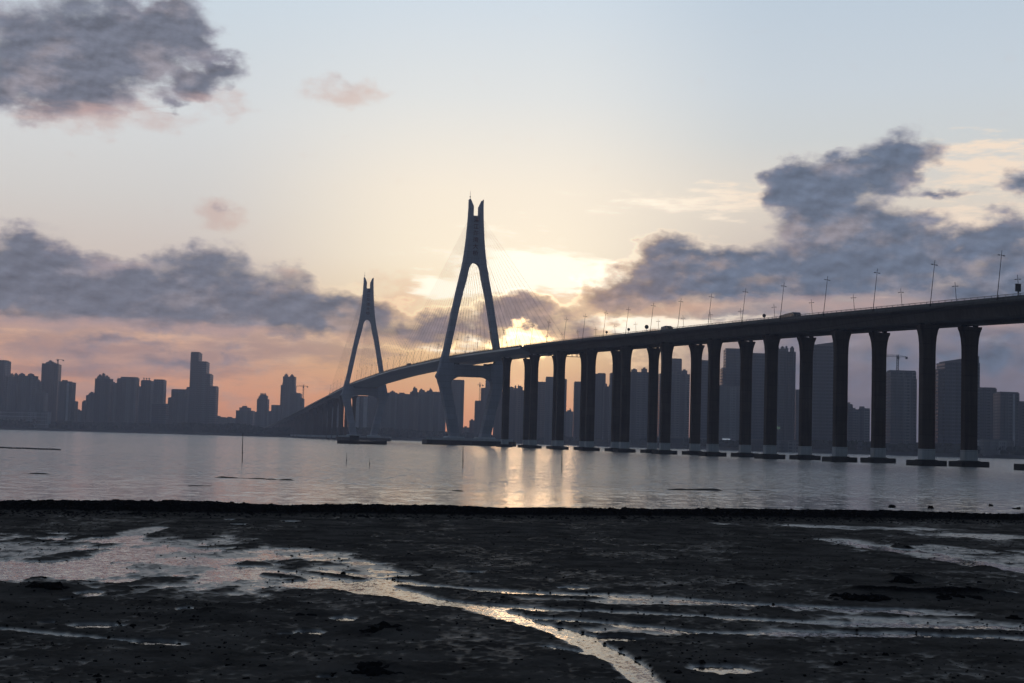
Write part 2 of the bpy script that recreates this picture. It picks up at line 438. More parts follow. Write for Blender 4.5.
for a in [(93,627,30,3.4),(48,624,12,1.6),(155,644,24,3),(185,610,10,2.4),(343,620,15,2.6),(310,634,18,3),(286,636,10,1.6),(376,635,7,1.6),(725,671,38,5.5),(327,679,11,2.4),(88,594,16,2.6),(385,572,16,1.6),(470,573,14,1.2),(572,589,16,1.6),(66,601,8,1.6),(290,522,10,.8),(238,525,10,.8),(230,520,6,.6),(1000,593,16,1.5),(620,640,24,3),(880,596,10,1.2)]:
    wet(*a, 0.085, 0.25)
for a in [(45,590,40,5,.10),(215,617,40,6,.10),(385,632,60,8,.10),(310,615,26,4,.09),(370,672,62,9,.09),(905,580,30,4,.16),(870,594,40,4,.16),(930,597,50,5,.16),(975,596,40,3,.14),(900,548,10,1.8,.16),(740,590,20,2.4,.14),(985,571,14,2,.12),(1015,617,12,4,.14)]:
    mound(a[0], a[1], a[2], a[3], a[4]*0.8)
# pebble ridge (berm) along the tide line; its crest line wanders
crest = 60.5 + (U+0.34)*24.0 + (fbmn(X/9.0, X*0+3.3, 3, 51)-0.5)*5.0
s_ = Y - crest
ridge = np.where(s_ < 0, 1-sst(-s_, 0.0, 4.2), 1.0)
rub = fbmn(X/0.35, Y/0.5, 3, 71)
back = sst(s_, 0.0, 9.0)
H = np.where(s_ > -4.4, H + ridge*(0.31 + (rub-0.5)*0.12 + (fbmn(X/3.3, Y/2.0, 3, 61)-0.5)*0.22) , H)
H = H - back*(1.25)
# bars and shallows just under the surface off the beach
bar = fbmn(X/14.0, Y/5.0, 4, 81)
shal = np.where(s_ > 8, -0.5 + 0.0*s_, 0)
barline = np.exp(-((Y - (118+ (U)*10 + (fbmn(X/11, X*0, 3, 5)-0.5)*10))/1.0)**2)
barline2 = np.exp(-((Y - (104+ (U)*30 + (fbmn(X/7+9, X*0, 3, 6)-0.5)*8))/1.2)**2)
brk = fbmn(X/1.7, Y/1.1, 3, 91)-0.5
H = np.where(s_ > 8, -0.35 + (bar-0.5)*0.25 + barline*(0.36+brk*0.42)*sst(bar,0.35,0.6)+barline2*(0.27+brk*0.42)*sst(bar,0.4,0.62), H)
H = np.where(Y > 150, -0.6 - (Y-150)*0.01, H)
H = np.maximum(H, -2.6)
H = np.where(Y < 15, 0.22 + (low-0.5)*0.03, H)
H = np.where((np.abs(U) > 0.52) & (Y > 15), np.where(s_ > 8, -0.5, np.where(s_ > -4, 0.4, 0.2)), H)
H = np.where(Y > 150, np.maximum(-0.6 - (Y-150)*0.01, -2.6), H)

def grid_mesh(name, X, Y, Z, mat):
    r, c = X.shape
    co = np.stack([X, Y, Z], -1).reshape(-1, 3).astype(np.float32)
    idx = np.arange(r*c).reshape(r, c)
    q = np.stack([idx[:-1,:-1], idx[:-1,1:], idx[1:,1:], idx[1:,:-1]], -1).reshape(-1, 4)
    me = bpy.data.meshes.new(name)
    me.vertices.add(len(co)); me.vertices.foreach_set('co', co.ravel())
    me.loops.add(q.size); me.loops.foreach_set('vertex_index', q.ravel().astype(np.int32))
    me.polygons.add(len(q)); me.polygons.foreach_set('loop_start', (np.arange(len(q))*4).astype(np.int32))
    me.polygons.foreach_set('loop_total', np.full(len(q), 4, np.int32))
    me.update(calc_edges=True); me.validate()
    me.polygons.foreach_set('use_smooth', np.ones(len(q), bool))
    me.materials.append(mat)
    o = bpy.data.objects.new(name, me); COL.objects.link(o)
    return o

mud, nt, b = new_mat('wet_mud')
tc = nt.n.new('ShaderNodeTexCoord').outputs['Object']
n1 = nt.noise(tc, 0.8, 6, 0.65); n2 = nt.noise(tc, 9.0, 5, 0.7); n3 = nt.noise(tc, 0.22, 4, 0.6)
c = nt.mix(nt.step(n1, 0.35, 0.65), (0.075,0.065,0.057,1), (0.15,0.13,0.112,1))
c = nt.mix(nt.step(n2, 0.60, 0.72), c, (0.018,0.017,0.017,1))
mz = nt.sep(tc)[2]; my = nt.sep(tc)[1]
c = nt.mix(nt.step(mz, 0.24, 0.33), c, (0.016,0.015,0.016,1))
nt.put(b.inputs['Base Color'], c)
# mud close to the standing water is soaked and shines
mz = nt.sep(tc)[2]
soak = nt.step(nt.m('ADD', mz, nt.m('MULTIPLY', nt.m('SUBTRACT', n2, 0.5), 0.012)), ZW+0.004, ZW+0.046)
soak = nt.m('MAXIMUM', soak, nt.step(my, 84.0, 90.0))
nt.put(b.inputs['Roughness'], nt.m('MULTIPLY_ADD', soak, 0.40, 0.32))
nt.put(b.inputs['Specular IOR Level'], nt.m('MULTIPLY_ADD', soak, -0.46, 0.46))
bp = nt.n.new('ShaderNodeBump'); bp.inputs['Strength'].default_value = 0.5; bp.inputs['Distance'].default_value = 0.012
nt.put(bp.inputs['Height'], nt.noise(tc, 14.0, 5, 0.7)); nt.put(b.inputs['Normal'], bp.outputs[0])
ground = grid_mesh('tidal_flat', X, Y, H, mud); tag(ground, kind='structure')

# ------------------------------------------------------------------ water
def water_mat(name, octs, rough, col=(0.20,0.212,0.23), mod=None):
    """ripple slopes come straight from noise so they do not average out with distance"""
    m, nt, b = new_mat(name)
    tc = nt.n.new('ShaderNodeTexCoord').outputs['Object']
    b.inputs['Base Color'].default_value = (*col, 1)
    b.inputs['Roughness'].default_value = rough
    b.inputs['IOR'].default_value = 1.333
    acc = None
    for sx, sy, sc_, amp in octs:
        k = nt.v('SCALE', nt.v('SUBTRACT', nt.noise(nt.v('MULTIPLY', tc, (sx, sy, 1)), sc_, 3, 0.6, color=True), (0.5, 0.5, 0.5)), scale=amp)
        acc = k if acc is None else nt.v('ADD', acc, k)
    if mod is not None: acc = nt.v('SCALE', acc, scale=mod(nt, tc))
    acc = nt.v('MULTIPLY', acc, (1, 1, 0))
    nt.put(b.inputs['Normal'], nt.v('NORMALIZE', nt.v('ADD', acc, (0, 0, 1))))
    return m, nt, b
def sea_mod(nt, tc):
    x_, y_, z_ = nt.sep(tc)
    calm = nt.step(nt.m('ADD', y_, nt.m('MULTIPLY', nt.noise(tc, 0.06, 3), 34.0)), 112.0, 150.0, 0.22, 1.0)
    gust = nt.step(nt.noise(nt.v('MULTIPLY', tc, (2.2, 0.22, 1)), 1.0, 4, 0.8), 0.35, 0.65, 0.35, 1.35)
    patch = nt.step(nt.noise(nt.v('MULTIPLY', tc, (0.010, 0.006, 1)), 1.0, 4, 0.6), 0.3, 0.7, 0.7, 1.1)
    return nt.m('MULTIPLY', nt.m('MULTIPLY', calm, gust), patch)
sea_m, nt, b = water_mat('sea_water', [(0.8,1,1.1,2.3),(1,1,4.5,2.1)], 0.15, mod=sea_mod)
wy = np.concatenate([[62,66,70,75,80,86,92,98,104,112,122,135,150,170,200,250,320,420,600,900,1400,2200,3400,4700]])
wx = np.concatenate([-np.array([4700,3000,1500,700,300,120,60]), np.linspace(-40,40,9), np.array([60,120,300,700,1500,3000,4700])])
WX, WY = np.meshgrid(wx, wy)
sea = grid_mesh('water', WX, WY, np.zeros_like(WX), sea_m); tag(sea, kind='structure')
flat_m, nt, b = water_mat('shallow_water', [(1,0.8,3.0,0.12),(1,1,14.0,0.22)], 0.07, (0.03,0.028,0.026))
fy = np.array([6.0, 20, 40, 58]); fx = np.array([-40.0, -20, 0, 20, 40])
FX, FY = np.meshgrid(fx, fy)
FY = np.where(FY > 50, 59.0 + np.clip((FX/60+0.34), 0, 1.2)*22, FY)
fw = grid_mesh('shallow_water', FX, FY, np.full(FX.shape, ZW), flat_m); tag(fw, kind='structure')

# ------------------------------------------------------------------ far shore land
land_m = simple_mat('land', (0.05,0.05,0.045), 0.9, 0.4, 0.02)
shore = [(-4500,2300),(-1400,2250),(-800,2300),(-600,2400),(-380,2150),(-240,2150),(-90,2450),(40,2200),(160,1900),(240,1520),(320,1420),(450,1330),(700,1280),(1400,1300),(4500,1500)]
lm = MB()
sx = [p[0] for p in shore]
rows = []
for off, z in ((-14,-3.0),(0,2.2),(3,3.4),(60,3.6)):
    rows.append([(x, yy+off, z) for x, yy in shore])
rows.append([(x, 4600, 4.0) for x, yy in shore])
n = len(shore)
lm.add([p for r in rows for p in r], [(k*n+i, k*n+i+1, (k+1)*n+i+1, (k+1)*n+i) for k in range(len(rows)-1) for i in range(n-1)])
land = lm.build('far_shore', land_m); tag(land, kind='structure')
def shore_y(x):
    return float(np.interp(x, [p[0] for p in shore], [p[1] for p in shore]))

# a belt of trees along the promenade that reads as one mass
leaf_m = simple_mat('dark_foliage', (0.035,0.045,0.025), 0.8, 0.5, 0.15)
def foliage_belt(name, label, xs0, xs1, count, hmax, off0, off1, seed):
    r = random.Random(seed); mb = MB()
    for i in range(count):
        x = r.uniform(xs0, xs1)
        yy = shore_y(x) + r.uniform(off0, off1)
        hh = hmax*(0.45 + 0.55*float(fbmn(np.array([x/45.0]), np.array([seed*1.0]), 3, seed)[0]))*r.uniform(0.75, 1.1)
        w = r.uniform(3.5, 7)
        # a crown of tilted leaf clumps
        for k in range(7):
            cx, cy, cz = x + r.uniform(-w, w)*0.7, yy + r.uniform(-w, w)*0.5, 3.4 + hh*r.uniform(0.12, 0.95)
            s = r.uniform(1.0, 2.4)
            a = r.uniform(0, 3.14); t = r.uniform(-0.9, 0.9)
            ux, uy = math.cos(a)*s, math.sin(a)*s*0.4
            vz = s*math.cos(t); vy = s*math.sin(t)
            mb.add([(cx-ux, cy-uy-vy, cz-vz),(cx+ux, cy+uy-vy*.6, cz-vz*.7),(cx+ux*.8, cy+uy+vy, cz+vz),(cx-ux*.6, cy-uy+vy*.7, cz+vz*.8)], [(0,1,2,3)])
    o = mb.build(name, leaf_m); tag(o, label, 'trees', kind='stuff')
foliage_belt('shore_woodland', 'dark belt of trees along the far left shore below the towers', -1150, -60, 5200, 17, 12, 70, 4)
foliage_belt('shore_woodland', 'low dark trees along the far shore behind the bridge piers', -60, 760, 3600, 10, 8, 45, 5)

# ------------------------------------------------------------------ the bridge
AX = Vector((0.2446, -0.9696, 0)); PX = Vector((0.9696, 0.2446, 0))
T1 = Vector((-25.6, 960, 0))
BRZ = math.atan2(PX.y, PX.x)          # local x = across the deck, local -y = towards the beach
T2X = Vector((-141.0, 1452, 0))
AXL = (T1-T2X)/480.0
def bp_(s, off=0.0, z=0.0):
    a = AX if s > 0 else AXL
    return T1 + a*s + PX*off + Vector((0, 0, z))
prof = [(-2050,1.8),(-1950,4.5),(-1500,17.5),(-1044,33.5),(-800,43.0),(-609,49.6),(-480,54.6),(-240,57.6),(0,56.2),(180,53.0),(330,49.0),(480,44.6),(580,41.3),(760,35.0),(900,30.0)]
def deck_z(s):
    xs = [p[0] for p in prof]; zs = [p[1] for p in prof]
    acc = 0
    for k in (-60, -30, 0, 30, 60): acc += float(np.interp(s+k, xs, zs))
    return acc/5

conc = stained_concrete('bridge_concrete', (0.20,0.20,0.20), 0.3)
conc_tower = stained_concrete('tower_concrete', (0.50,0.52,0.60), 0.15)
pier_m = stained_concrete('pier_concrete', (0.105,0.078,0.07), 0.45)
band_m = stained_concrete('pale_concrete', (0.80,0.81,0.83), 0.2)
dark_m = stained_concrete('wet_concrete', (0.035,0.035,0.035), 0.4)
steel_m = simple_mat('painted_steel', (0.30,0.32,0.36), 0.5, 0.12, 0.05)
girder_m = stained_concrete('girder_concrete', (0.13,0.12,0.12), 0.35)
rail_m = simple_mat('rail_metal', (0.22,0.23,0.25), 0.5, 0.2, 1.0)
asph = simple_mat('asphalt', (0.05,0.05,0.05), 0.9, 0.2, 0.5)
cable_m = simple_mat('cable_sheath', (0.22,0.22,0.24), 0.6, 0.1, 0.5)
red_m = simple_mat('red_lettering', (0.16,0.035,0.045), 0.6, 0.1, 0.5)
black_m = simple_mat('dark_metal', (0.05,0.05,0.055), 0.6, 0.2, 1.0)
white_m = simple_mat('white_paint', (0.7,0.7,0.7), 0.5, 0.1, 0.5)

bridge = empty('cable_stayed_bridge', T1)
tag(bridge, 'long cable-stayed road bridge with two A-shaped towers and tall twin piers', 'bridge')
def bchild(mb, name, mat, parent=None, smooth=False):
    """mesh given in world metres, stored relative to the bridge origin"""
    o = mb.build(name, mat, parent or bridge, smooth)
    me = o.data
    me.transform(Matrix.Translation(-T1))
    return o

S0, SE0, SE1, S1_ = -2040.0, -660.0, 180.0, 790.0
def sweep(mb, profile, s0, s1, step=20.0, off=0.0):
    """profile: (across, dz) polygon swept along the bridge"""
    n = max(2, int(abs(s1-s0)/step)+1)
    rings = []
    for k in range(n):
        s = s0 + (s1-s0)*k/(n-1)
        z = deck_z(s)
        rings.append([bp_(s, off+x, z+dz) for x, dz in profile])
    mb.loft(rings)
# approach: two concrete box girders, each on its own row of piers
def approach(s0, s1, name='approach_girder'):
    for o in (-6.6, 6.6):
        mb = MB()
        sweep(mb, [(-6.4,-0.05),(6.4,-0.05),(6.4,-0.55),(3.3,-1.0),(2.6,-3.6),(-2.6,-3.6),(-3.3,-1.0),(-6.4,-0.55)], s0, s1, off=o)
        bchild(mb, 'girder', girder_m)
approach(SE1+0.4, S1_); approach(S0, SE0-0.4)
# cable-stayed part: one flat steel box
mb = MB(); sweep(mb, [(-14.2,-0.05),(14.2,-0.05),(14.6,-1.1),(8.5,-3.1),(-8.5,-3.1),(-14.6,-1.1)], SE0, SE1)
bchild(mb, 'box_girder', steel_m)
mb = MB()
for a, b_, w in ((S0, SE0-0.4, 12.4),(SE0-0.4, SE1+0.4, 13.2),(SE1+0.4, S1_, 12.4)):
    sweep(mb, [(-w,-0.04),(w,-0.04),(w,0.03),(-w,0.03)], a+0.01, b_-0.01)
bchild(mb, 'road_surface', asph)
# parapets with posts and hand rail
for o, sgn in ((-1, -1), (1, 1)):
    mb = MB(); 
    for a, b_, w in ((S0, SE0-0.4, 12.75),(SE0-0.4, SE1+0.4, 13.9),(SE1+0.4, S1_, 12.75)):
        w *= sgn
        sweep(mb, [(w-0.2,-0.5),(w+0.22,-0.5),(w+0.16,0.75),(w-0.14,0.75)], a+0.02, b_-0.02)
    par = bchild(mb, 'parapet', conc)
    mb = MB(); rr = MB()
    for a, b_, w in ((S0, SE0-0.4, 12.75),(SE0-0.4, SE1+0.4, 13.9),(SE1+0.4, S1_, 12.75)):
        w *= sgn
        sweep(rr, [(w-0.06,1.12),(w+0.06,1.12),(w+0.06,1.24),(w-0.06,1.24)], a+0.02, b_-0.02)
        sweep(rr, [(w-0.03,0.92),(w+0.03,0.92),(w+0.03,0.98),(w-0.03,0.98)], a+0.02, b_-0.02)
        s = a + 2
        while s < b_:
            z = deck_z(s); c = bp_(s, w, z)
            d1, d2 = AX*0.05, PX*0.05
            rr.hexa([c-d1-d2+Vector((0,0,.74)), c+d1-d2+Vector((0,0,.74)), c+d1+d2+Vector((0,0,.74)), c-d1+d2+Vector((0,0,.74)),
                     c-d1-d2+Vector((0,0,1.13)), c+d1-d2+Vector((0,0,1.13)), c+d1+d2+Vector((0,0,1.13)), c-d1+d2+Vector((0,0,1.13))])
            s += 3.0
    rail = bchild(rr, 'hand_rail', rail_m, par)

# piers ------------------------------------------------------------
def rounded(w, t, ch):
    return [(-w+ch,-t),(w-ch,-t),(w,-t+ch),(w,t-ch),(w-ch,t),(-w+ch,t),(-w,t-ch),(-w,-t+ch)]
def make_pier(s, off):
    ztop = deck_z(s) - 3.6 - 0.5
    zb = 1.6
    if s < -1390: zb = 3.0
    base = bp_(s, off)
    h = Matrix.Translation(base) @ Matrix.Rotation(BRZ, 4, 'Z')
    mb = MB(); rings = []
    zband = 4.4
    zs = [(zband, 1.9), (ztop-7.5, 1.9), (ztop-5.0, 1.98), (ztop-3.0, 2.2), (ztop-1.4, 2.6), (ztop-0.5, 2.95), (ztop, 3.0)]
    for z, w in zs:
        t = 1.25 if z < ztop-1 else 1.4
        rings.append([h @ Vector((x, y, z)) for x, y in rounded(w, t, 0.28)])
    # shallow vertical groove down the faces keeps a shaft from reading as a plain post
    mb.loft(rings)
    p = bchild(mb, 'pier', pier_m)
    mb = MB(); mb.loft([[h @ Vector((x, y, z)) for x, y in rounded(1.97, 1.32, 0.28)] for z in (zb, zband+0.002)])
    bchild(mb, 'splash_band', band_m, p)
    mb = MB(); 
    for x in (-1.7, 1.7):
        M = h @ Matrix.Translation((x, 0, ztop))
        mb = MB(); mb.box(-0.55, 0.55, -0.5, 0.5, 0.002, 0.5, M)
        bchild(mb, 'bearing', dark_m, p)
    mb = MB(); mb.loft([[h @ Vector((x, y, z)) for x, y in rounded(4.1*k, 3.9*k, 0.6)] for z, k in ((-1.5,1),(1.15,1),(1.45,.98))])
    mb.loft([[h @ Vector((x, y, z)) for x, y in rounded(2.5, 1.9, 0.4)] for z in (1.44, 1.62)])
    bchild(mb, 'footing', dark_m, p)
for s in [120]+[180+50*k for k in range(12)]:
    for o in (-6.5, 6.0): make_pier(s, o)
for s in [-600]+[-660-50*k for k in range(24)]:
    for o in (-6.5, 6.0): make_pier(s, o)

# towers -----------------------------------------------------------
def zst(z): return float(np.interp(z, [0,60,112.8,145.4,155.2,170], [0,60,117.2,147.4,158.2,173]))
outer = [(5.5,13.2),(20,16.0),(36,20.0),(42.0,22.0),(43.2,23.0),(44.6,22.6),(46,21.8),(52,20.6),(60,18.6),(72,16.2),(85,13.6),(95,11.5),(105,9.2),(112,7.7),(120,6.6),(130,5.7),(140,5.05),(149,4.65),(155,4.45)]
def inner_at(z):
    pts = [(5.5,6.8),(20,9.9),(30,12.2),(36,13.4),(39.5,13.6),(42.0,12.8),(43.2,11.0),(53,15.0),(54,15.8),(60,14.7),(72,12.2),(85,9.6),(95,7.3),(102,5.3),(106,4.5),(109,3.9),(111,3.0),(112.3,1.8),(112.8,0.2)]
    return float(np.interp(z, [p[0] for p in pts], [p[1] for p in pts]))
def outer_at(z): return float(np.interp(z, [p[0] for p in outer], [p[1] for p in outer]))
def tt_(z): return float(np.interp(z, [5,44,60,110,155], [4.2,3.9,3.3,3.0,2.7]))

def tower_mb():
    mb = MB()
    for sg in (-1, 1):
        def ring(z, zi, o, i, zo=None):
            t = tt_(z); c = 0.5
            pts = [(i, -t),(o-c, -t),(o, -t+c),(o, t-c),(o-c, t),(i, t)]
            out = [Vector((sg*x, y, (zo if (zo is not None and k in (1,2,3,4)) else zi))) for k, (x, y) in enumerate(pts)]
            return out if sg > 0 else out[::-1]
        zs = [5.5,12,20,28,34,36,38,39.5,40.8,42,42.9,43.4]
        mb.loft([ring(z, z, outer_at(z), inner_at(z)) for z in zs])
        zs = [43.401,44.6,46,48.5,52.6]           # node block, beam joins here
        mb.loft([ring(z, z, outer_at(z), 12.0) for z in zs])
        zs = [52.601,55,60,66,72,78,85,90,95,100,104,107,109,110.3,111.3,112,112.5,112.79]
        mb.loft([ring(z, z, outer_at(z), inner_at(z)) for z in zs])
        # upper shaft half, then the prong with its slanting tip
        zs = [112.8,118,124,130,136,141,145.4]
        mb.loft([ring(z, z, outer_at(z), 2.3) for z in zs])
        mb.loft([ring(145.401,145.401,outer_at(145.4),1.9), ring(150.6,150.6,outer_at(150.6),1.95), ring(151.0,151.0,outer_at(151.0),1.95, 155.2)])
    mb.v = [(x, y, zst(z)) for x, y, z in mb.v]
    return mb
def tower_rest(parent):
    # recessed panel between the shafts
    mb = MB(); mb.box(-2.302, 2.302, -1.9, 1.9, zst(112.7), zst(145.0)); mb.box(-1.9, 1.9, -2.3, 2.3, zst(145.0)+.002, zst(145.5))
    pan = mb.build('centre_panel', conc_tower, parent)
    # cross beam with haunches
    mb = MB(); n = 13; rings = []
    for k in range(n):
        x = -12.0 + 24.0*k/(n-1)
        zb = 43.6 - 0.0
        h = max(0, abs(x)-9.0)*0.7
        rings.append([Vector((x, -3.1, zb-h)), Vector((x, -3.1, 51.2)), Vector((x, 3.1, 51.2)), Vector((x, 3.1, zb-h))])
    mb.loft(rings)
    mb.build('cross_beam', conc_tower, parent)
    mb = MB()
    for sx_ in (-1, 1):
        mb = MB(); mb.box(sx_*9.5-1.2, sx_*9.5+1.2, -2.0, 2.0, 51.202, 52.3)
        mb.build('deck_bearing', dark_m, parent)
    mb = MB()
    for sg in (-1, 1):
        mb = MB()
        mb.loft([[Vector((sg*10.0+x, y, z)) for x, y in rounded(k, k*0.8, 0.8)] for z, k in ((3.0,6.4),(4.6,6.4),(5.49,5.6))])
        mb.build('plinth', band_m, parent)
    mb = MB(); mb.tube((-4.0, 0, 158.0), (-4.0, 0, 163.5), 0.16, 0.08); mb.tube((-4.0,0,159.5),(-4.0,0,160.2),0.4,0.4)
    mb.build('lightning_rod', rail_m, parent)
    # inscription, six characters down the face towards the beach
    sets = []
    for k, ch in enumerate('湛江海湾大桥'):
        cu = bpy.data.curves.new('inscription', 'FONT'); cu.body = ch; cu.size = 3.6; cu.align_x = 'CENTER'; cu.align_y = 'CENTER'
        cu.extrude = 0.12; cu.resolution_u = 2; cu.offset = 0.035
        to = bpy.data.objects.new('inscription', cu); COL.objects.link(to)
        bpy.context.view_layer.update()
        dg = bpy.context.evaluated_depsgraph_get()
        me = bpy.data.meshes.new_from_object(to.evaluated_get(dg))
        bpy.data.objects.remove(to); bpy.data.curves.remove(cu)
        me.transform(Matrix.Translation((0, -2.03, 144.6 - k*4.3)) @ Matrix.Rotation(R(90), 4, 'X'))
        sets.append(me)
    bm = bmesh.new()
    for me in sets: bm.from_mesh(me)
    me = bpy.data.meshes.new('inscription'); bm.to_mesh(me); bm.free()
    me.materials.clear(); me.materials.append(red_m)
    o = bpy.data.objects.new('inscription', me); COL.objects.link(o); o.parent = parent
    for m_ in sets: bpy.data.meshes.remove(m_)

tower = tower_mb().build('tower', conc_tower, bridge)
tower_rest(tower)
tower.location = (0, 0, 0); tower.rotation_euler = (0, 0, BRZ)
tower['label'] = 'nearer and taller-looking A-shaped concrete tower with a red inscription'
tower2 = copy_tree(tower, bridge)
tower2.location = -AXL*480
tower2['label'] = 'farther, smaller-looking A-shaped concrete tower to the left'
# pile caps with a pale barrier along the edge
def pile_cap(s, w, t):
    h = Matrix.Translation(bp_(s)) @ Matrix.Rotation(BRZ, 4, 'Z')
    mb = MB(); mb.loft([[h @ Vector((x, y, z)) for x, y in rounded(w*k, t*k, 3.0)] for z, k in ((-2,1),(2.4,1),(3.0,.995))])
    cap = bchild(mb, 'pile_cap', dark_m)
    mb = MB(); k = -w+3
    while k < w-3:
        mb.box(k, k+3.1, -t+0.5, -t+0.8, 2.99, 4.5, h); mb.box(k, k+3.1, t-0.8, t-0.5, 2.99, 4.5, h); k += 3.5
    bchild(mb, 'barrier', band_m, cap)
    mb = MB()
    r = random.Random(3)
    for i in range(9):
        x = -w+4 + (2*w-8)*i/8
        mb.box(x-1.2, x+1.2, -t-1.6, -t-0.01, -1.5, 1.6, h)
    bchild(mb, 'fender', dark_m, cap)
pile_cap(0, 29, 11); pile_cap(-480, 26, 11)

# stay cables ------------------------------------------------------
cable_defs = []
NC = 14
for st in (0.0, -480.0):
    for side in (-1, 1):
        for dirn in (-1, 1):
            for k in range(NC):
                outw = (16.0 if (dirn*(1 if st == 0 else -1)) < 0 else 12.2)*(k+1) + 8
                sa = st + dirn*outw
                zt = 117.5 + 28.0*(k/(NC-1))**0.9
                lt = side*(outer_at(zt)-0.9)
                a = bp_(st + dirn*tt_(zt), lt, zt); bb = bp_(sa, side*14.25, deck_z(sa)-0.25)
                cable_defs.append((st, a, bb))
near_c = cable_defs[:100]; rest_c = cable_defs[100:]
for st, a, bb in near_c:
    mb = MB(); mb.tube(a, bb, 0.05, 0.05, 5); bchild(mb, 'stay_cable', cable_m)
mb = MB()
for st, a, bb in rest_c: mb.tube(a, bb, 0.05, 0.05, 5)
o = bchild(mb, 'stay_cable', cable_m); o['kind'] = 'stuff'

# ------------------------------------------------------------------ street lamps on the bridge
def make_lamp(h):
    root = empty('street_lamp', (0,0,0))
    mb = MB(); mb.tube((0,0,-0.3), (0,0,0.25), 0.22, 0.2, 8); mb.tube((0,0,0.25), (0,0,h), 0.10, 0.06, 8); mb.build('pole', black_m, root)
    mb = MB(); mb.tube((-0.7,0,h-1.15), (0.7,0,h-1.15), 0.04, 0.04, 6); mb.build('arm', black_m, root)
    for sg in (-1, 1):
        mb = MB(); mb.loft([[Vector((sg*0.65+x, y, z)) for x, y in rounded(0.30*k, 0.16*k, 0.05)] for z, k in ((h-1.3,0.8),(h-1.2,1),(h-1.08,0.7))])
        mb.build('lamp_head', rail_m, root)
    return root
lampN = make_lamp(11.7); lampF = make_lamp(9.2)
first = {'n': True, 'f': True}
NUM = ['first','second','third','fourth','fifth','sixth','seventh','eighth','ninth','tenth','eleventh','twelfth','thirteenth']
for k in range(0, 43):
    s = 623.2 - 30.6*k
    for key, off, src, tilt in (('n', -13.0, lampN, 6.0), ('f', 13.0, lampF, -5.5)):
        if -8 < s < 8 or -488 < s < -472: continue
        if SE0 < s < SE1: off *= 13.3/13.0
        o = src if first[key] else copy_tree(src)
        first[key] = False
        o.location = bp_(s, off, deck_z(s)+0.3)
        o.rotation_euler = Euler((0, R(tilt), BRZ), 'XYZ')
        rowname = 'near' if key == 'n' else 'far'
        if k < 13:
            if key == 'n':
                lab = NUM[k] + ' tall near-side bridge street lamp counting from the right edge of the photo'
            else:
                lab = NUM[k] + ' shorter far-side bridge street lamp counting from the right edge of the photo'
            tag(o, lab, 'street lamp', 'street lamps on the right approach of the bridge')
        elif s > -480:
            tag(o, 'thin street lamp on the %s deck edge between the towers or just right of them' % rowname, 'street lamp',
                'street lamps on the %s edge by the towers' % rowname)
        else:
            tag(o, 'tiny street lamp on the %s edge of the bridge left of the farther tower' % rowname, 'street lamp',
                'street lamps on the %s edge left of the farther tower' % rowname)

# signs on the parapet ---------------------------------------------
def s_of_px(px, py, off, AX=AX):
    if px < 480: AX = AXL
    """station at which that edge of the bridge is seen in that direction"""
    r = ray(px, py); k = r.x/r.y
    bx, by = T1.x+PX.x*off, T1.y+PX.y*off
    return (bx - k*by)/(k*AX.y - AX.x)
def round_sign(px, py, label, rad=0.75, h=2.6):
    s = s_of_px(px, py, -12.7)
    root = empty('road_sign', bp_(s, -12.7, deck_z(s)+0.74), BRZ)
    mb = MB(); mb.tube((0,0,0), (0,0,h), 0.07, 0.07, 8); mb.build('post', black_m, root)
    mb = MB(); mb.tube((0,-0.12,h), (0,-0.05,h), rad, rad, 20); mb.build('sign_face', black_m, root)
    tag(root, label, 'road sign')
round_sign(646.5, 331, 'dark round road sign standing on the near parapet just left of the box truck', 0.85, 1.8)
round_sign(764, 320, 'small dark round sign on the near parapet left of the white coach', 0.6, 1.2)
round_sign(628.5, 335, 'small dark round sign at the foot of a lamp, left of the big round sign', 0.6, 1.6)
round_sign(606.5, 337, 'small dark round sign farthest left of the three near the far lamps', 0.55, 1.5)
s = s_of_px(1018, 290, 11.0)
root = empty('traffic_sign', bp_(s, 11.0, deck_z(s)), BRZ)
mb = MB(); mb.tube((0,0,0.03), (0,0,5.6), 0.12, 0.12, 8); mb.build('post', black_m, root)
mb = MB(); mb.box(-0.75, 0.75, -0.2, 0.15, 4.9, 6.8); mb.box(-0.82, 0.82, -0.42, 0.2, 6.802, 6.9); mb.build('sign_panel', black_m, root)
tag(root, 'dark upright box sign on a post above the deck, at the right edge', 'road sign')

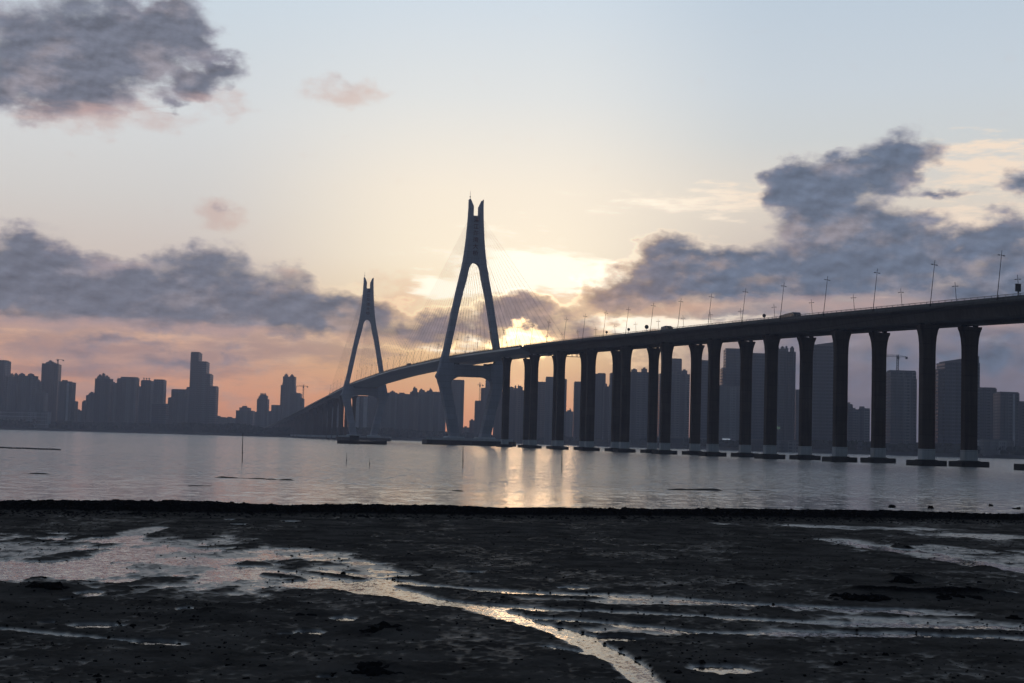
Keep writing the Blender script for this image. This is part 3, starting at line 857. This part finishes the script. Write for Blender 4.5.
# vehicles ---------------------------------------------------------
glass_m, nt, b = new_mat('vehicle_glass'); b.inputs['Base Color'].default_value = (0.02,0.025,0.03,1); b.inputs['Roughness'].default_value = 0.1
tyre_m = simple_mat('tyre_rubber', (0.02,0.02,0.02), 0.9)
def veh_profile(mb, prof_, w):
    mb.loft([[Vector((x, y, z)) for y, z in prof_] for x in (-w, w)])
def make_vehicle(kind, s, off, label, cat, col, name):
    root = empty(name, bp_(s, off, deck_z(s)+0.035), BRZ + (math.pi if off > 0 else 0))
    # pitch with the road
    g = math.atan((deck_z(s+10)-deck_z(s-10))/20.0)
    root.rotation_euler = Euler((g if off < 0 else -g, 0, root.rotation_euler.z), 'XYZ')
    paint = simple_mat(name+'_paint', col, 0.35, 0.06, 0.5)
    body = MB(); win = MB(); wheels = []
    if kind == 'coach':
        L, w = 5.6, 1.25
        body.loft([[Vector((x*k, y, z)) for y, z in ((-L,0.4),(L,0.4),(L,2.3),(L-0.35,2.6),(-L+0.7,2.65),(-L+0.1,2.1))] for x, k in ((-w,.97),(-w,1),(w,1),(w,.97))][1:3])
        win.box(-w-0.01, w+0.01, -L+0.8, L-0.7, 1.4, 2.15); win.box(-w+.1, w-.1, -L-0.02, -L+0.5, 1.3, 2.0)
        extra = MB(); extra.box(-0.9, 0.9, -1.5, 2.2, 2.63, 2.8); wh = (-3.6, 3.2)
    elif kind == 'truck':
        L, w = 3.6, 1.15
        body.box(-w, w, -L, -L+1.7, 0.5, 2.3)
        win.box(-w-0.01, w+0.01, -L+0.35, -L+1.2, 1.4, 2.05); win.box(-w+.12, w-.12, -L-0.01, -L+0.3, 1.35, 2.1)
        extra = MB(); extra.box(-w-0.08, w+0.08, -L+1.85, L, 0.9, 2.8); wh = (-2.7, 2.2)
    else:
        L, w = 2.2, 0.88
        veh = [(-L,0.35),(L,0.35),(L,0.85),(1.6,0.98),(1.0,1.45),(-0.6,1.48),(-1.25,0.98),(-L,0.8)]
        body.loft([[Vector((x, y, z)) for y, z in veh] for x in (-w, w)])
        win.box(-w-0.01, w+0.01, -0.55, 0.95, 1.02, 1.36)
        extra = MB(); extra.tube((w+0.02,-0.8,1.0),(w+0.22,-0.8,1.02),0.09,0.09,6); extra.tube((-w-0.02,-0.8,1.0),(-w-0.22,-0.8,1.02),0.09,0.09,6); wh = (-1.35, 1.3)
    bo = body.build('body', paint, root)
    win.build('window', glass_m, bo)
    extra.build({'coach':'roof_unit','truck':'cargo_box','car':'mirror'}[kind], paint if kind != 'truck' else steel_m, root)
    rr = 0.48 if kind != 'car' else 0.33
    for yy in wh:
        for sg in (-1, 1):
            m2 = MB(); m2.tube((sg*(w-0.28), yy, rr), (sg*(w+0.01), yy, rr), rr, rr, 14); m2.build('wheel', tyre_m, root)
    tag(root, label, cat)
make_vehicle('truck', s_of_px(667, 331, -6.5), -6.5, 'dark box truck on the bridge deck, right of the round sign', 'truck', (0.10,0.11,0.13), 'box_truck')
make_vehicle('coach', s_of_px(790, 319, -5.5), -5.5, 'long pale coach whose roof shows above the near parapet', 'coach', (0.16,0.17,0.20), 'coach')
for px, lab in ((388, 'dark car nearest the farther tower on the deck'), (402, 'dark car second from the farther tower on the deck'), (409, 'dark car in the middle of the main span'),
                (427, 'dark car on the main span closest to the nearer tower')):
    make_vehicle('truck' if px in (409,) else 'car', s_of_px(px, 366, -10.5), -10.5, lab if px != 409 else 'small dark truck in the middle of the main span', 'truck' if px == 409 else 'car', (0.06,0.06,0.07), 'truck' if px == 409 else 'car')
# hanging inspection gantry under the deck near the first approach piers
s = s_of_px(547, 358, -6.0)
root = empty('inspection_gantry', bp_(s, 0, deck_z(s)-3.2), BRZ)
mb = MB(); mb.box(-12.5, 12.5, -1.0, 1.0, -1.9, -1.7)
mb.build('platform', black_m, root)
mb = MB()
for k in range(11):
    x = -12.3+2.46*k
    mb.box(x-0.08, x+0.08, -1.0, -0.85, -1.699, -0.5); mb.box(x-0.08, x+0.08, 0.85, 1.0, -1.699, -0.5)
mb.box(-12.4, 12.4, -0.98, -0.88, -0.499, -0.4); mb.box(-12.4, 12.4, 0.88, 0.98, -0.499, -0.4)
mb.build('guard_rail', black_m, root)
mb = MB()
for x in (-11.5, -4, 4, 11.5): mb.box(x-0.15, x+0.15, -0.15, 0.15, -1.7, -0.02 if abs(x) < 9 else 2.0)
mb.build('hanger', black_m, root)
tag(root, 'small maintenance platform hung under the deck right of the nearer tower', 'platform')

# ------------------------------------------------------------------ the city
mats = {
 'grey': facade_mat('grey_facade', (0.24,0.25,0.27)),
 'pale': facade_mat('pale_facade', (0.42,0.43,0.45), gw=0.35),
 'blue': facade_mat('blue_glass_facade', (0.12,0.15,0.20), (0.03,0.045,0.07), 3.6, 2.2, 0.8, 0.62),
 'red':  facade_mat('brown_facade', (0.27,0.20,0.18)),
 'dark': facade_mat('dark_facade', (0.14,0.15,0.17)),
}
roof_m = simple_mat('roof_plant', (0.15,0.155,0.17), 0.8, 0.2, 0.2)
stripe_m = stained_concrete('white_render', (0.6,0.6,0.62), 0.1)
lamp_m = bpy.data.materials.new('lit_sign'); lamp_m.use_nodes = True
_b = lamp_m.node_tree.nodes['Principled BSDF']; _b.inputs['Emission Color'].default_value = (0.75,0.85,1,1); _b.inputs['Emission Strength'].default_value = 0.35
lampg_m = bpy.data.materials.new('lit_billboard'); lampg_m.use_nodes = True
_b = lampg_m.node_tree.nodes['Principled BSDF']; _b.inputs['Base Color'].default_value = (0.05,0.1,0.05,1); _b.inputs['Emission Color'].default_value = (0.35,0.6,0.4,1); _b.inputs['Emission Strength'].default_value = 0.12

def bay_poly(x0, x1, y0, y1, bay, rec):
    w = x1-x0; n = max(1, int(round(w/bay)))
    pts = []
    for i in range(n):
        a = x0 + w*i/n; b2 = x0 + w*(i+1)/n; q = (b2-a)*0.27
        if n > 1: pts += [(a, y0), (a+q, y0), (a+q, y0+rec), (b2-q, y0+rec), (b2-q, y0)]
        else: pts += [(a, y0)]
    pts += [(x1, y0), (x1, y1), (x0, y1)]
    return pts
def building(label, D, boxes, mat, roof=None, name='apartment_building', cat='building', depth=22, rot=0.0, extra=None, seed=0, z0=2.5):
    """boxes: (x0, x1, ytop) as seen; each becomes a block at true size at distance D"""
    r = random.Random(hash((boxes[0][0], D)) & 0xffff if not seed else seed)
    dims = []
    for k, (x0, x1, yt) in enumerate(boxes):
        a = at_dist(x0, yt, D); c = at_dist(x1, yt, D)
        dims.append((a.x, c.x, (a.z+c.z)/2))
    cx = sum(q[0]+q[1] for q in dims)/2/len(dims)
    root = empty(name, (cx, D, z0), R(rot))
    body = MB()
    for k, (x0, x1, z) in enumerate(dims):
        top = MB()
        yo = k*2.3 + (0.9 if k % 2 else 0)
        zz = z - z0
        w = x1-x0
        poly = bay_poly(x0-cx, x1-cx, yo, yo+depth*(1-0.04*k), 6.5 if w > 14 else max(w/2, 3.5), 1.3)
        body.prism(poly, -4+0.01*k, zz)
        # parapet lip and lift housings
        hw = w*0.5
        rz = zz + 0.003
        if roof == 'plain': top.box(x0-cx+0.5, x1-cx-0.5, yo+1.5, yo+depth*0.7, rz, rz+1.2)
        elif roof == 'slant': 
            top.loft([[Vector((x0-cx+0.3, yo+1.6, rz)), Vector((x1-cx-0.3, yo+1.6, rz)), Vector((x1-cx-0.3, yo+1.6, rz+w*0.2)), Vector((x0-cx+0.3, yo+1.6, rz+1.0))],
                      [Vector((x0-cx+0.3, yo+depth*0.7, rz)), Vector((x1-cx-0.3, yo+depth*0.7, rz)), Vector((x1-cx-0.3, yo+depth*0.7, rz+w*0.2)), Vector((x0-cx+0.3, yo+depth*0.7, rz+1.0))]])
        elif roof == 'spikes':
            n_ = 4
            for i in range(n_):
                xa = x0-cx + w*(0.12+0.22*i)
                top.box(xa, xa+w*0.1, yo+2, yo+8, rz, rz+4.5)
            top.box(x0-cx+w*0.08, x1-cx-w*0.08, yo+3, yo+9, rz, rz+2.0)
        elif roof == 'peaks':
            n_ = max(2, int(w/11))
            for i in range(n_):
                xa = x0-cx + w*(i+0.2)/n_; wb = w*0.55/n_; hh = r.uniform(1.5, 5.0)
                top.box(xa, xa+wb, yo+2.1+0.1*i, yo+10, rz, rz+hh)
                top.box(xa+wb*0.3, xa+wb*0.7, yo+3, yo+8, rz+hh-0.5, rz+hh+r.uniform(0.8, 2.5))
        elif roof == 'mast':
            top.box(x0-cx+w*0.25, x1-cx-w*0.3, yo+3, yo+10, rz, rz+3)
            if k == 0: top.tube((x0-cx+w*0.5, yo+5, rz+3), (x0-cx+w*0.5, yo+5, rz+13), 0.4, 0.2, 5)
        elif roof == 'tanks':
            for i in range(3):
                xa = x0-cx + w*(0.22+0.27*i); top.tube((xa, yo+5, rz), (xa, yo+5, rz+4.2), 0.7, 0.7, 6); top.tube((xa, yo+5, rz+3.0), (xa, yo+5, rz+4.6), 1.3, 1.3, 8)
            top.box(x0-cx+w*.1, x1-cx-w*.1, yo+3, yo+9, rz, rz+1.0)
        else:
            top.box(x0-cx+w*0.2, x0-cx+w*0.55, yo+3, yo+10, rz, rz+3.2)
            top.box(x0-cx+0.2, x1-cx-0.2, yo+1.5, yo+2.0, rz, rz+1.1)
        top.build('rooftop', roof_m, root)
    body.build('wall', mats[mat], root)
    if extra: extra(root, dims, cx)
    tag(root, label, cat, None)
    return root

def stripes(fr):
    def f(root, dims, cx):
        x0, x1, z = dims[0]; w = x1-x0
        for a, c in fr:
            mb = MB(); mb.box(x0-cx+w*a, x0-cx+w*c, -0.6, -0.02, 6, z-3.5); mb.build('white_pier', stripe_m, root)
    return f
def floor_bands(root, dims, cx):
    x0, x1, z = dims[0]
    for k in range(4):
        mb = MB(); zz = (z-2.5)*(0.25+0.22*k); mb.box(x0-cx-0.3, x1-cx+0.3, -1.3, -0.02, zz, zz+0.9); mb.build('balcony', stripe_m, root)
def sign_on(fx, fz, w, h, mt, nm='lit_sign'):
    def f(root, dims, cx):
        x0, x1, z = dims[0]; mb = MB(); x = x0-cx+(x1-x0)*fx
        mb.box(x-w/2, x+w/2, -0.9, -0.3, (z-2.5)*fz, (z-2.5)*fz+h); mb.build(nm, mt, root)
    return f

B = building
# left group, far across the bay
B('tall dark slab cut by the left edge of the photo', 2620, [(-14,5.6,360.5),(-14,7.6,376.5)], 'dark', 'plain', depth=30)
B('broad brown-grey tower block with stepped shoulders beside the left-edge slab', 2560, [(9,17,376.5),(16,34,375.5),(30,38.5,381)], 'grey', 'peaks')
B('tall slim tower block with a reddish right side and a crane on top', 2600, [(42,58.6,364),(47,53,362)], 'red', None, rot=4)
B('pale low block filling the gap left of the red-sided tower', 2500, [(36,44.5,392.5)], 'grey', None)
B('two-tone tower block with a white stripe right of the red-sided tower', 2480, [(58.6,72.3,382),(70,74,401)], 'grey', None, extra=stripes([(0.62,0.78)]))
B('long white four-storey building with balcony lines by the far left shore', 2345, [(-8,48,411.5)], 'pale', 'plain', depth=18, extra=floor_bands, name='long_building')
B('small dim block in the low gap right of the two-tone tower', 2750, [(72,84,411)], 'grey', None)
B('stepped block with a pitched outline climbing toward the twin-peaked towers', 2640, [(82,86,402),(85.5,95,395.5),(88,94,393.5)], 'grey', None)
B('dark tower block with two small peaks on its roof', 2520, [(95,110,378.5),(97,104,376)], 'dark', 'peaks')
B('plain lower block wedged between the peaked tower and the flat-topped one', 2600, [(108,118,383.5)], 'grey', None)
B('broad flat-topped tower block with a lip in the middle of the left group', 2540, [(117,136,379),(120,136,377.5)], 'grey', 'plain')
B('narrow grey infill block left of the tower with three roof tanks', 2620, [(134,141.5,387)], 'dark', None)
B('square tower block with three small tanks on its roof', 2540, [(141,150.8,380.5)], 'dark', 'tanks')
B('square tower block right beside the one with three roof tanks', 2600, [(153.6,163.8,380)], 'grey', 'plain')
B('grey block behind and between the two square tower blocks', 2700, [(149,156,388)], 'grey', None)
B('low bluish glass block in front of the two square towers', 2450, [(152,166,404)], 'blue', 'plain', name='office_building')
B('wide grey block joined to the left of the tallest stepped skyscraper', 2620, [(168,173,398),(171,189,389.8),(186,192,387.5)], 'grey', 'plain')
B('tallest stepped skyscraper of the left shore, dropping in steps to the right', 2560, [(190.8,198.8,352.5),(190.4,206,361.8),(190.4,209.7,374),(190.4,215,386.3)], 'blue', 'plain', name='skyscraper', cat='skyscraper', depth=30)
B('long very low building on the shore under the stepped skyscraper', 2400, [(186,214,424)], 'grey', 'plain')
B('low dim row of buildings right of the stepped skyscraper', 2900, [(212,226,417.5),(224,237,418.5)], 'grey', None)
B('square block with a thin mast left of the spiked tower', 2800, [(236,253,410.5),(239,249,407.5)], 'grey', 'mast')
B('low link block between the masted block and the spiked tower', 2850, [(251,258.5,412.5)], 'grey', 'plain')
B('slim tower block crowned by four short spikes', 2780, [(257,267.5,399),(259,266,395.5)], 'grey', 'spikes')
B('low flat block between the spiked tower and the tall stepped tower', 2840, [(266,272,411.5),(271,281,405.5)], 'grey', 'plain')
B('tall tower with a step on its left and roof clutter beside the crane', 2760, [(283,294.7,376.5),(280.5,294.7,385)], 'grey', 'peaks', name='skyscraper', cat='skyscraper')
B('lower block right of the tall stepped tower, under the crane jib', 2700, [(290,300.5,393.5),(298,302.8,398.5)], 'grey', None)
B('dim block hidden under the left end of the bridge deck', 2950, [(286,304,422)], 'grey', 'plain')
B('dim block behind the left approach piers', 2950, [(300,320,412)], 'grey', 'plain')
B('taller dim block behind the left approach piers next to the farther tower', 2950, [(318,340,403)], 'grey', 'plain')
# behind the farther tower and under the main span
B('pale block with two white stripes seen between the legs of the farther tower', 2500, [(355.5,368,396.5)], 'blue', 'plain', extra=stripes([(0.02,0.33),(0.66,0.97)]))
B('grey block right of the white-striped one behind the farther tower', 2540, [(368,380,396)], 'grey', 'plain')
B('grey block just right of the farther tower leg under the deck', 2520, [(379,397,392.5)], 'grey', 'peaks')
B('long low-topped block under the middle of the main span', 2560, [(396,411,394.5)], 'grey', None)
B('block with a round-topped lift house under the main span', 2480, [(410,418,392.5),(412.8,416.6,388.5)], 'red', None)
B('domed block right of the lift-house block under the main span', 2540, [(417,426,393),(419,424.5,390.5)], 'grey', None)
B('block with a small square turret left of the nearer tower leg', 2480, [(425,433,392.5),(429,432,390)], 'grey', None)
B('pale block touching the left leg of the nearer tower', 2520, [(432,446,392.5)], 'pale', 'plain')
B('tall plain tower seen through the left side of the nearer tower legs', 2450, [(451.5,464.2,380.5)], 'grey', 'plain', name='skyscraper', cat='skyscraper')
B('small far block at the bottom of the bright gap between the tower legs', 2700, [(463,469.5,428)], 'grey', None)
B('lowest step of the stair of towers between the nearer tower legs', 2560, [(469.4,476,421)], 'red', None)
B('middle step of the stair of towers between the nearer tower legs', 2500, [(474.8,482,401.3)], 'grey', 'plain')
B('upper step of the stair of towers with a small crane on it', 2460, [(481,487.3,388.5)], 'red', 'plain')
B('highest tower of the stair beside the right leg of the nearer tower', 2400, [(485.5,493,380)], 'grey', 'plain', name='skyscraper', cat='skyscraper')
B('brown-lit block right of the right tower leg', 2300, [(494,508,392)], 'red', None)
B('broad block filling the first bright gap right of the nearer tower', 2250, [(507,525,390),(514,520,388)], 'red', 'peaks')
B('block left of the taller slab in the second gap right of the nearer tower', 2200, [(536,546.5,382.5)], 'red', 'plain')
B('taller plain slab in the second gap right of the nearer tower', 2150, [(546,556,377.5)], 'grey', 'plain')
B('slab hugging the right side of the second pier cluster', 2150, [(558,567,379.5)], 'dark', 'plain')
B('small distant block low in the orange gap between piers', 2600, [(566,573.5,412),(569.5,571.5,410)], 'grey', None)
B('dark slab left of the third pier cluster', 2100, [(574.5,583,382.3)], 'dark', 'plain')
B('tower with a higher right half between the third and fourth pier clusters', 2050, [(594,599.5,374.5),(598,606,373.8)], 'dark', 'plain')
B('lower jagged block right of the split-height tower', 2000, [(604.5,612,386.5)], 'dark', 'peaks')
B('very wide dark block with a stepped top between the fourth and fifth pier clusters', 1950, [(611,630,373),(630,650,371.8)], 'dark', 'peaks', depth=26)
B('tall square glass tower behind lower blocks, left of the fifth pier pair', 2100, [(671,682,359.2)], 'blue', 'plain', name='skyscraper', cat='skyscraper')
B('lower ridged block in front of the square glass tower', 1950, [(660,690,373.8)], 'grey', 'peaks')
B('narrow tower glimpsed between two close piers', 1900, [(699,710,361)], 'blue', 'plain')
B('wide residential block with a lit strip low on its front', 1750, [(719,742,386.5)], 'pale', 'plain', extra=sign_on(0.35, 0.13, 9, 1.3, lamp_m))
B('tall glass tower with a shoulder on its left behind the residential block', 1900, [(726,748,349.3),(723,748,368.5)], 'blue', 'plain', name='skyscraper', cat='skyscraper')
B('flat tower left of the broad jagged-topped tower', 1800, [(750,766,354)], 'blue', 'plain')
B('broad dark tower with a jagged top between two piers', 1650, [(776,786,349),(785,796.5,351.5)], 'dark', 'peaks', name='skyscraper', cat='skyscraper', extra=sign_on(0.3, 0.2, 4.5, 2.6, lampg_m, 'lit_billboard'))
B('lower plain block behind the thin gap right of the jagged-topped tower', 1850, [(796,808,390.5)], 'grey', 'plain')
B('tall tower whose roof slants up to the right, half hidden by a pier', 1600, [(813,835,346),(831,848.5,344)], 'blue', 'slant', name='skyscraper', cat='skyscraper')
B('low pair of blocks right of the slant-roofed tower', 1750, [(848,853,405),(851.5,861,410.5),(860,871,409)], 'grey', None)
B('low dark block touching the left of the tower under construction', 1700, [(883,892,405.5)], 'dark', None)
B('square tower with a bluish top floor under a tower crane', 1500, [(891,917,378.5),(891.2,917.2,371.3)], 'grey', 'plain')
B('plain narrow block behind the right side of the craned tower', 1700, [(930,940,389.5)], 'dark', 'plain')
B('curved-top glass tower with ribbed right edge behind the last full pier', 1480, [(945,980,362.5),(939.2,946,369.6)], 'blue', 'slant', name='skyscraper', cat='skyscraper', depth=30)
B('square block right of the last full pier', 1560, [(979,996.8,388.5)], 'dark', 'plain')
B('narrow low block between two square blocks near the right edge', 1650, [(995,1002,399.5)], 'grey', None)
B('square block with a white right edge near the right edge of the photo', 1500, [(1000.3,1019.5,393)], 'grey', 'plain', extra=stripes([(0.66,0.76)]))
B('block cut by the right edge of the photo', 1560, [(1018.5,1040,402.5)], 'dark', 'plain')
B('long low pale hall on the shore right of the last full pier', 1345, [(984,1014,440.5)], 'pale', 'plain', name='market_hall', cat='hall')
B('low shore building behind the middle of the right piers', 1400, [(750,800,441)], 'grey', 'plain', name='low_building')
B('low shore building with plain walls behind the piers left of the residential block', 1720, [(655,715,438.5)], 'dark', 'plain', name='low_building')
B('low grey shore building left of the craned tower', 1420, [(858,900,444)], 'grey', 'plain', name='low_building')

# tower cranes
def crane(px, ytop, ybase, D, jl, jr, label):
    a = at_dist(px, ybase, D); t_ = at_dist(px, ytop, D); s_ = D/F
    root = empty('tower_crane', (a.x, D+4, a.z))
    h = t_.z - a.z
    mb = MB()
    w = 0.8
    for x, y in ((-w,-w),(w,-w),(w,w),(-w,w)): mb.box(x-0.2, x+0.2, y-0.2, y+0.2, -25, h)
    z = -24
    while z < h-2: 
        mb.tube((-w,-w,z),(w,-w,z+2.4),0.14,0.14,4); mb.tube((w,w,z),(-w,w,z+2.4),0.14,0.14,4); z += 2.4
    mb.build('mast', black_m, root)
    mb = MB(); zj = h*0.86
    mb.box(-jl*s_, jr*s_, -0.35, 0.35, zj, zj+0.5); mb.box(-jl*s_*0.95, 0, -0.15, 0.15, zj+1.4, zj+1.7)
    mb.tube((0,0,h),(-jl*s_*0.7,0,zj+1.6),0.16,0.16,4); mb.tube((0,0,h),(jr*s_*0.9,0,zj+0.5),0.16,0.16,4)
    mb.build('jib', black_m, root)
    mb = MB(); mb.box(jr*s_-2.0, jr*s_, -0.9, 0.9, zj-1.8, zj-0.003); mb.build('counterweight', black_m, root)
    mb = MB(); mb.box(-1.2, 1.2, -2.0, -0.9, zj-2.5, zj-0.2); mb.build('cab', black_m, root)
    tag(root, label, 'crane')
crane(57, 359, 364.5, 2595, 2.0, 6, 'small crane on the roof of the red-sided tower at the left')
crane(302.8, 384.5, 398, 2700, 7, 4.5, 'tower crane with a horizontal jib right of the tall stepped tower, left of the bridge')
crane(479.5, 382.5, 401, 2495, 2.5, 3.5, 'small crane seen through the legs of the nearer bridge tower')
crane(898.5, 354.5, 371, 1510, 24, 10, 'large tower crane with a long jib on the square tower at the right')

# ------------------------------------------------------------------ stakes, boat, boom
wood_m = simple_mat('weathered_wood', (0.03,0.028,0.026), 0.9, 0.3, 3)
def stake(px, py, pt, label, r=0.05):
    p = on_level(px, py, 0.0); D = p.y
    q = at_dist(px + (py-pt)*0.0274*0.3 , pt, D)
    mb = MB(); mb.tube((0,0,-1.0), (q.x-p.x, 0.1, q.z*0.55), r, r*0.8, 7); mb.tube((q.x-p.x, 0.1, q.z*0.55), ((q.x-p.x)*1.05, 0.15, q.z), r*0.8, r*0.45, 7)
    mb.tube(((q.x-p.x)*0.5, 0.05, q.z*0.3), ((q.x-p.x)*0.5, 0.06, q.z*0.3+0.12), r*1.7, r*1.7, 7)
    o = mb.build('stake', wood_m); o.location = (p.x, p.y, 0); tag(o, label, 'stake')
stake(242.5, 462, 433, 'thin leaning stake in the water below the left end of the bridge', 0.06)
stake(346.5, 464.5, 453, 'short faint stake in the water, left of a pair below the farther tower', 0.035)
stake(369.5, 467, 459, 'shortest stake in the water, right of a pair below the farther tower', 0.035)
stake(463, 468, 446, 'upright stake in the water in front of the nearer bridge tower', 0.06)
stake(562, 472, 449, 'upright stake in the water right of the sun glitter', 0.06)
# work boat by the far pile cap
p = on_level(362, 444.0, 0.0); p = EYE + (p-EYE)*0.98
root = empty('work_boat', (p.x, p.y, 0), R(4))
L = 7.5*p.y/F*1.5/2 if False else 12.0
mb = MB(); hull = []
for k in range(9):
    x = -L + 2*L*k/8; wd = 2.6*(1-abs((k-4)/4.6)**2.2); hh = 1.5+0.5*abs((k-4)/4)**2
    hull.append([Vector((x,-wd*.6,-0.6)), Vector((x,wd*.6,-0.6)), Vector((x,wd,hh)), Vector((x,-wd,hh))])
mb.loft(hull); mb.build('hull', black_m, root)
mb = MB(); mb.box(-6,-1.5,-1.5,1.5,1.6,3.9); mb.box(-6.3,-1.2,-1.8,1.8,3.902,4.1); mb.build('wheelhouse', black_m, root)
mb = MB(); mb.tube((2,0,1.5),(2,0,5.5),0.12,0.08); mb.build('mast', black_m, root)
tag(root, 'low dark work boat moored below the farther bridge tower', 'boat')

# floating boom at the far left
mb = MB(); p0 = on_level(-30, 447, 0.0); p1 = on_level(62, 450.2, 0.0)
n_ = 46
for k in range(n_):
    a = p0.lerp(p1, k/n_); c = p0.lerp(p1, (k+0.8)/n_)
    mb.tube((a.x, a.y+math.sin(k*.5)*1.0, 0.1), (c.x, c.y+math.sin((k+.8)*.5)*1.0, 0.05), 0.14, 0.14, 6)
o = mb.build('floating_boom', black_m); tag(o, 'dark line of floats on the water at the far left', 'boom')

# ------------------------------------------------------------------ rocks
rock_m = simple_mat('dark_rock', (0.024,0.022,0.022), 0.9, 0.5, 4.0, bump=0.6)
rock_m.node_tree.nodes['Principled BSDF'].inputs['Specular IOR Level'].default_value = 0.0
from mathutils import noise as mnoise
def rock_mesh(mb, cx, cy, cz, rx, ry, rz, r):
    bm = bmesh.new(); bmesh.ops.create_icosphere(bm, subdivisions=2, radius=1)
    o = Vector((r.uniform(0,99), r.uniform(0,99), r.uniform(0,99)))
    vs = []
    for v in bm.verts:
        k = 1 + 0.55*mnoise.noise(v.co*1.3+o) + 0.25*mnoise.noise(v.co*3.1+o)
        vs.append((cx+v.co.x*rx*k, cy+v.co.y*ry*k, cz+v.co.z*rz*k))
    mb.add(vs, [tuple(w.index for w in f.verts) for f in bm.faces]); bm.free()
def rock_clump(px, py, wpx, hpx, n, label, z=None, name='rock_clump', seed=1):
    r = random.Random(seed)
    zg = ZW if z is None else z
    p = on_level(px, py, zg); s_ = p.y/F
    W_ = wpx*s_; Hh = hpx*s_
    mb = MB()
    for i in range(n):
        x = r.uniform(-0.5, 0.5); e = max(0.25, 1-abs(x)*1.5)
        sz = r.uniform(0.55, 1.0)*Hh*e
        rock_mesh(mb, x*W_, r.uniform(-0.5,0.5)*W_*0.5, sz*0.25, min(sz*r.uniform(0.8,1.5), W_*0.4), sz*r.uniform(0.8,1.4), sz*0.8, r)
    o = mb.build(name, rock_m); o.location = (p.x, p.y, zg); tag(o, label, 'rocks')
rock_clump(45, 592, 50, 11, 26, 'dark heap of rocks at the far left of the mud flat', seed=3)
rock_clump(215, 622, 60, 6, 30, 'low dark rubble left of a pair of puddles on the mud', seed=4)
rock_clump(385, 634, 80, 10, 46, 'wide dark clump of stones below the stream bend', seed=5)
rock_clump(305, 618, 36, 6, 16, 'small rubble patch left of the bright puddle in the middle', seed=6)
rock_clump(370, 675, 80, 12, 46, 'dark rubble at the bottom edge left of the stream mouth', seed=7)
rock_clump(903, 584, 36, 8, 18, 'rounded dark stone heap right of centre on the right flat', seed=8)
rock_clump(865, 601, 78, 9, 40, 'long dark ridge of stones on the right flat, left part', seed=9)
rock_clump(948, 600, 90, 9, 44, 'long dark ridge of stones on the right flat, right part', seed=10)
rock_clump(906, 549, 14, 4, 6, 'small dark rock on the right flat near the pebble ridge', seed=11)
rock_clump(1015, 622, 18, 8, 9, 'dark stones at the right edge of the mud flat', seed=12)
rock_clump(592, 614.5, 8, 5, 4, 'single dark stone in the stream right of its bend', seed=13)
rock_clump(345, 573.5, 8, 3, 4, 'single dark stone above the left channel', seed=14)
rock_clump(41, 561, 6, 3, 3, 'small dark stone on the wet sheen at the left', seed=15)
rock_clump(894, 507.5, 9, 4, 4, 'dark rock in the water, leftmost of four off the right beach', z=0.0, seed=16, name='rock')
rock_clump(931, 508.5, 6, 3, 3, 'small dark rock in the water, second of four off the right beach', z=0.0, seed=17, name='rock')
rock_clump(993, 506, 9, 4, 4, 'dark rock in the water, third of four off the right beach', z=0.0, seed=18, name='rock')
rock_clump(1017, 509, 8, 3, 4, 'low dark rock in the water, rightmost of four off the right beach', z=0.0, seed=19, name='rock')

# stones scattered over the ridge and the flat: far too many to count
def ground_z(x, y):
    j = int(np.clip(np.searchsorted(ys, y), 1, len(ys)-1)); s0 = max(ys[j], 20.0)
    i = int(np.clip(np.searchsorted(us, x/s0), 0, len(us)-1))
    return float(H[j, i])
r = random.Random(21); mb = MB()
def small_stone(x, y, z, s):
    k = [r.uniform(0.6, 1.2) for _ in range(8)]
    h_ = s*r.uniform(0.2, 0.42)
    pts = []
    for i in range(5):
        a = i*1.2566+k[i]; pts.append((x+math.cos(a)*s*k[i], y+math.sin(a)*s*k[(i+2)%8], z-0.02))
    pts += [(x+(a-x)*0.55, y+(b-y)*0.55, z+h_*k[i]) for i, (a, b, _) in enumerate(pts)]
    mb.add(pts, [(i, (i+1)%5, (i+1)%5+5, i+5) for i in range(5)] + [(5,6,7,8,9)])
for i in range(9000):
    u = r.uniform(-0.48, 0.48); y0 = 60.5 + (u+0.34)*24
    y_ = y0 + r.gauss(-1.0, 1.9)
    x_ = u*y_; small_stone(x_, y_, ground_z(x_, y_), r.uniform(0.03, 0.09)*(2.6 if r.random() < 0.03 else 1))
for i in range(14000):
    y_ = 18 + 45*r.random()**1.25; x_ = r.uniform(-0.45, 0.45)*y_
    if vnoise(np.array([x_/2.5]), np.array([y_/3.5]), 8)[0] < r.random()*0.9: continue
    small_stone(x_, y_, ground_z(x_, y_), r.uniform(0.012, 0.045)*(2.2 if r.random() < 0.02 else 1))
o = mb.build('pebbles', rock_m); tag(o, 'dark pebbles and shell rubble strewn over the mud and the tide ridge', 'pebbles', kind='stuff')
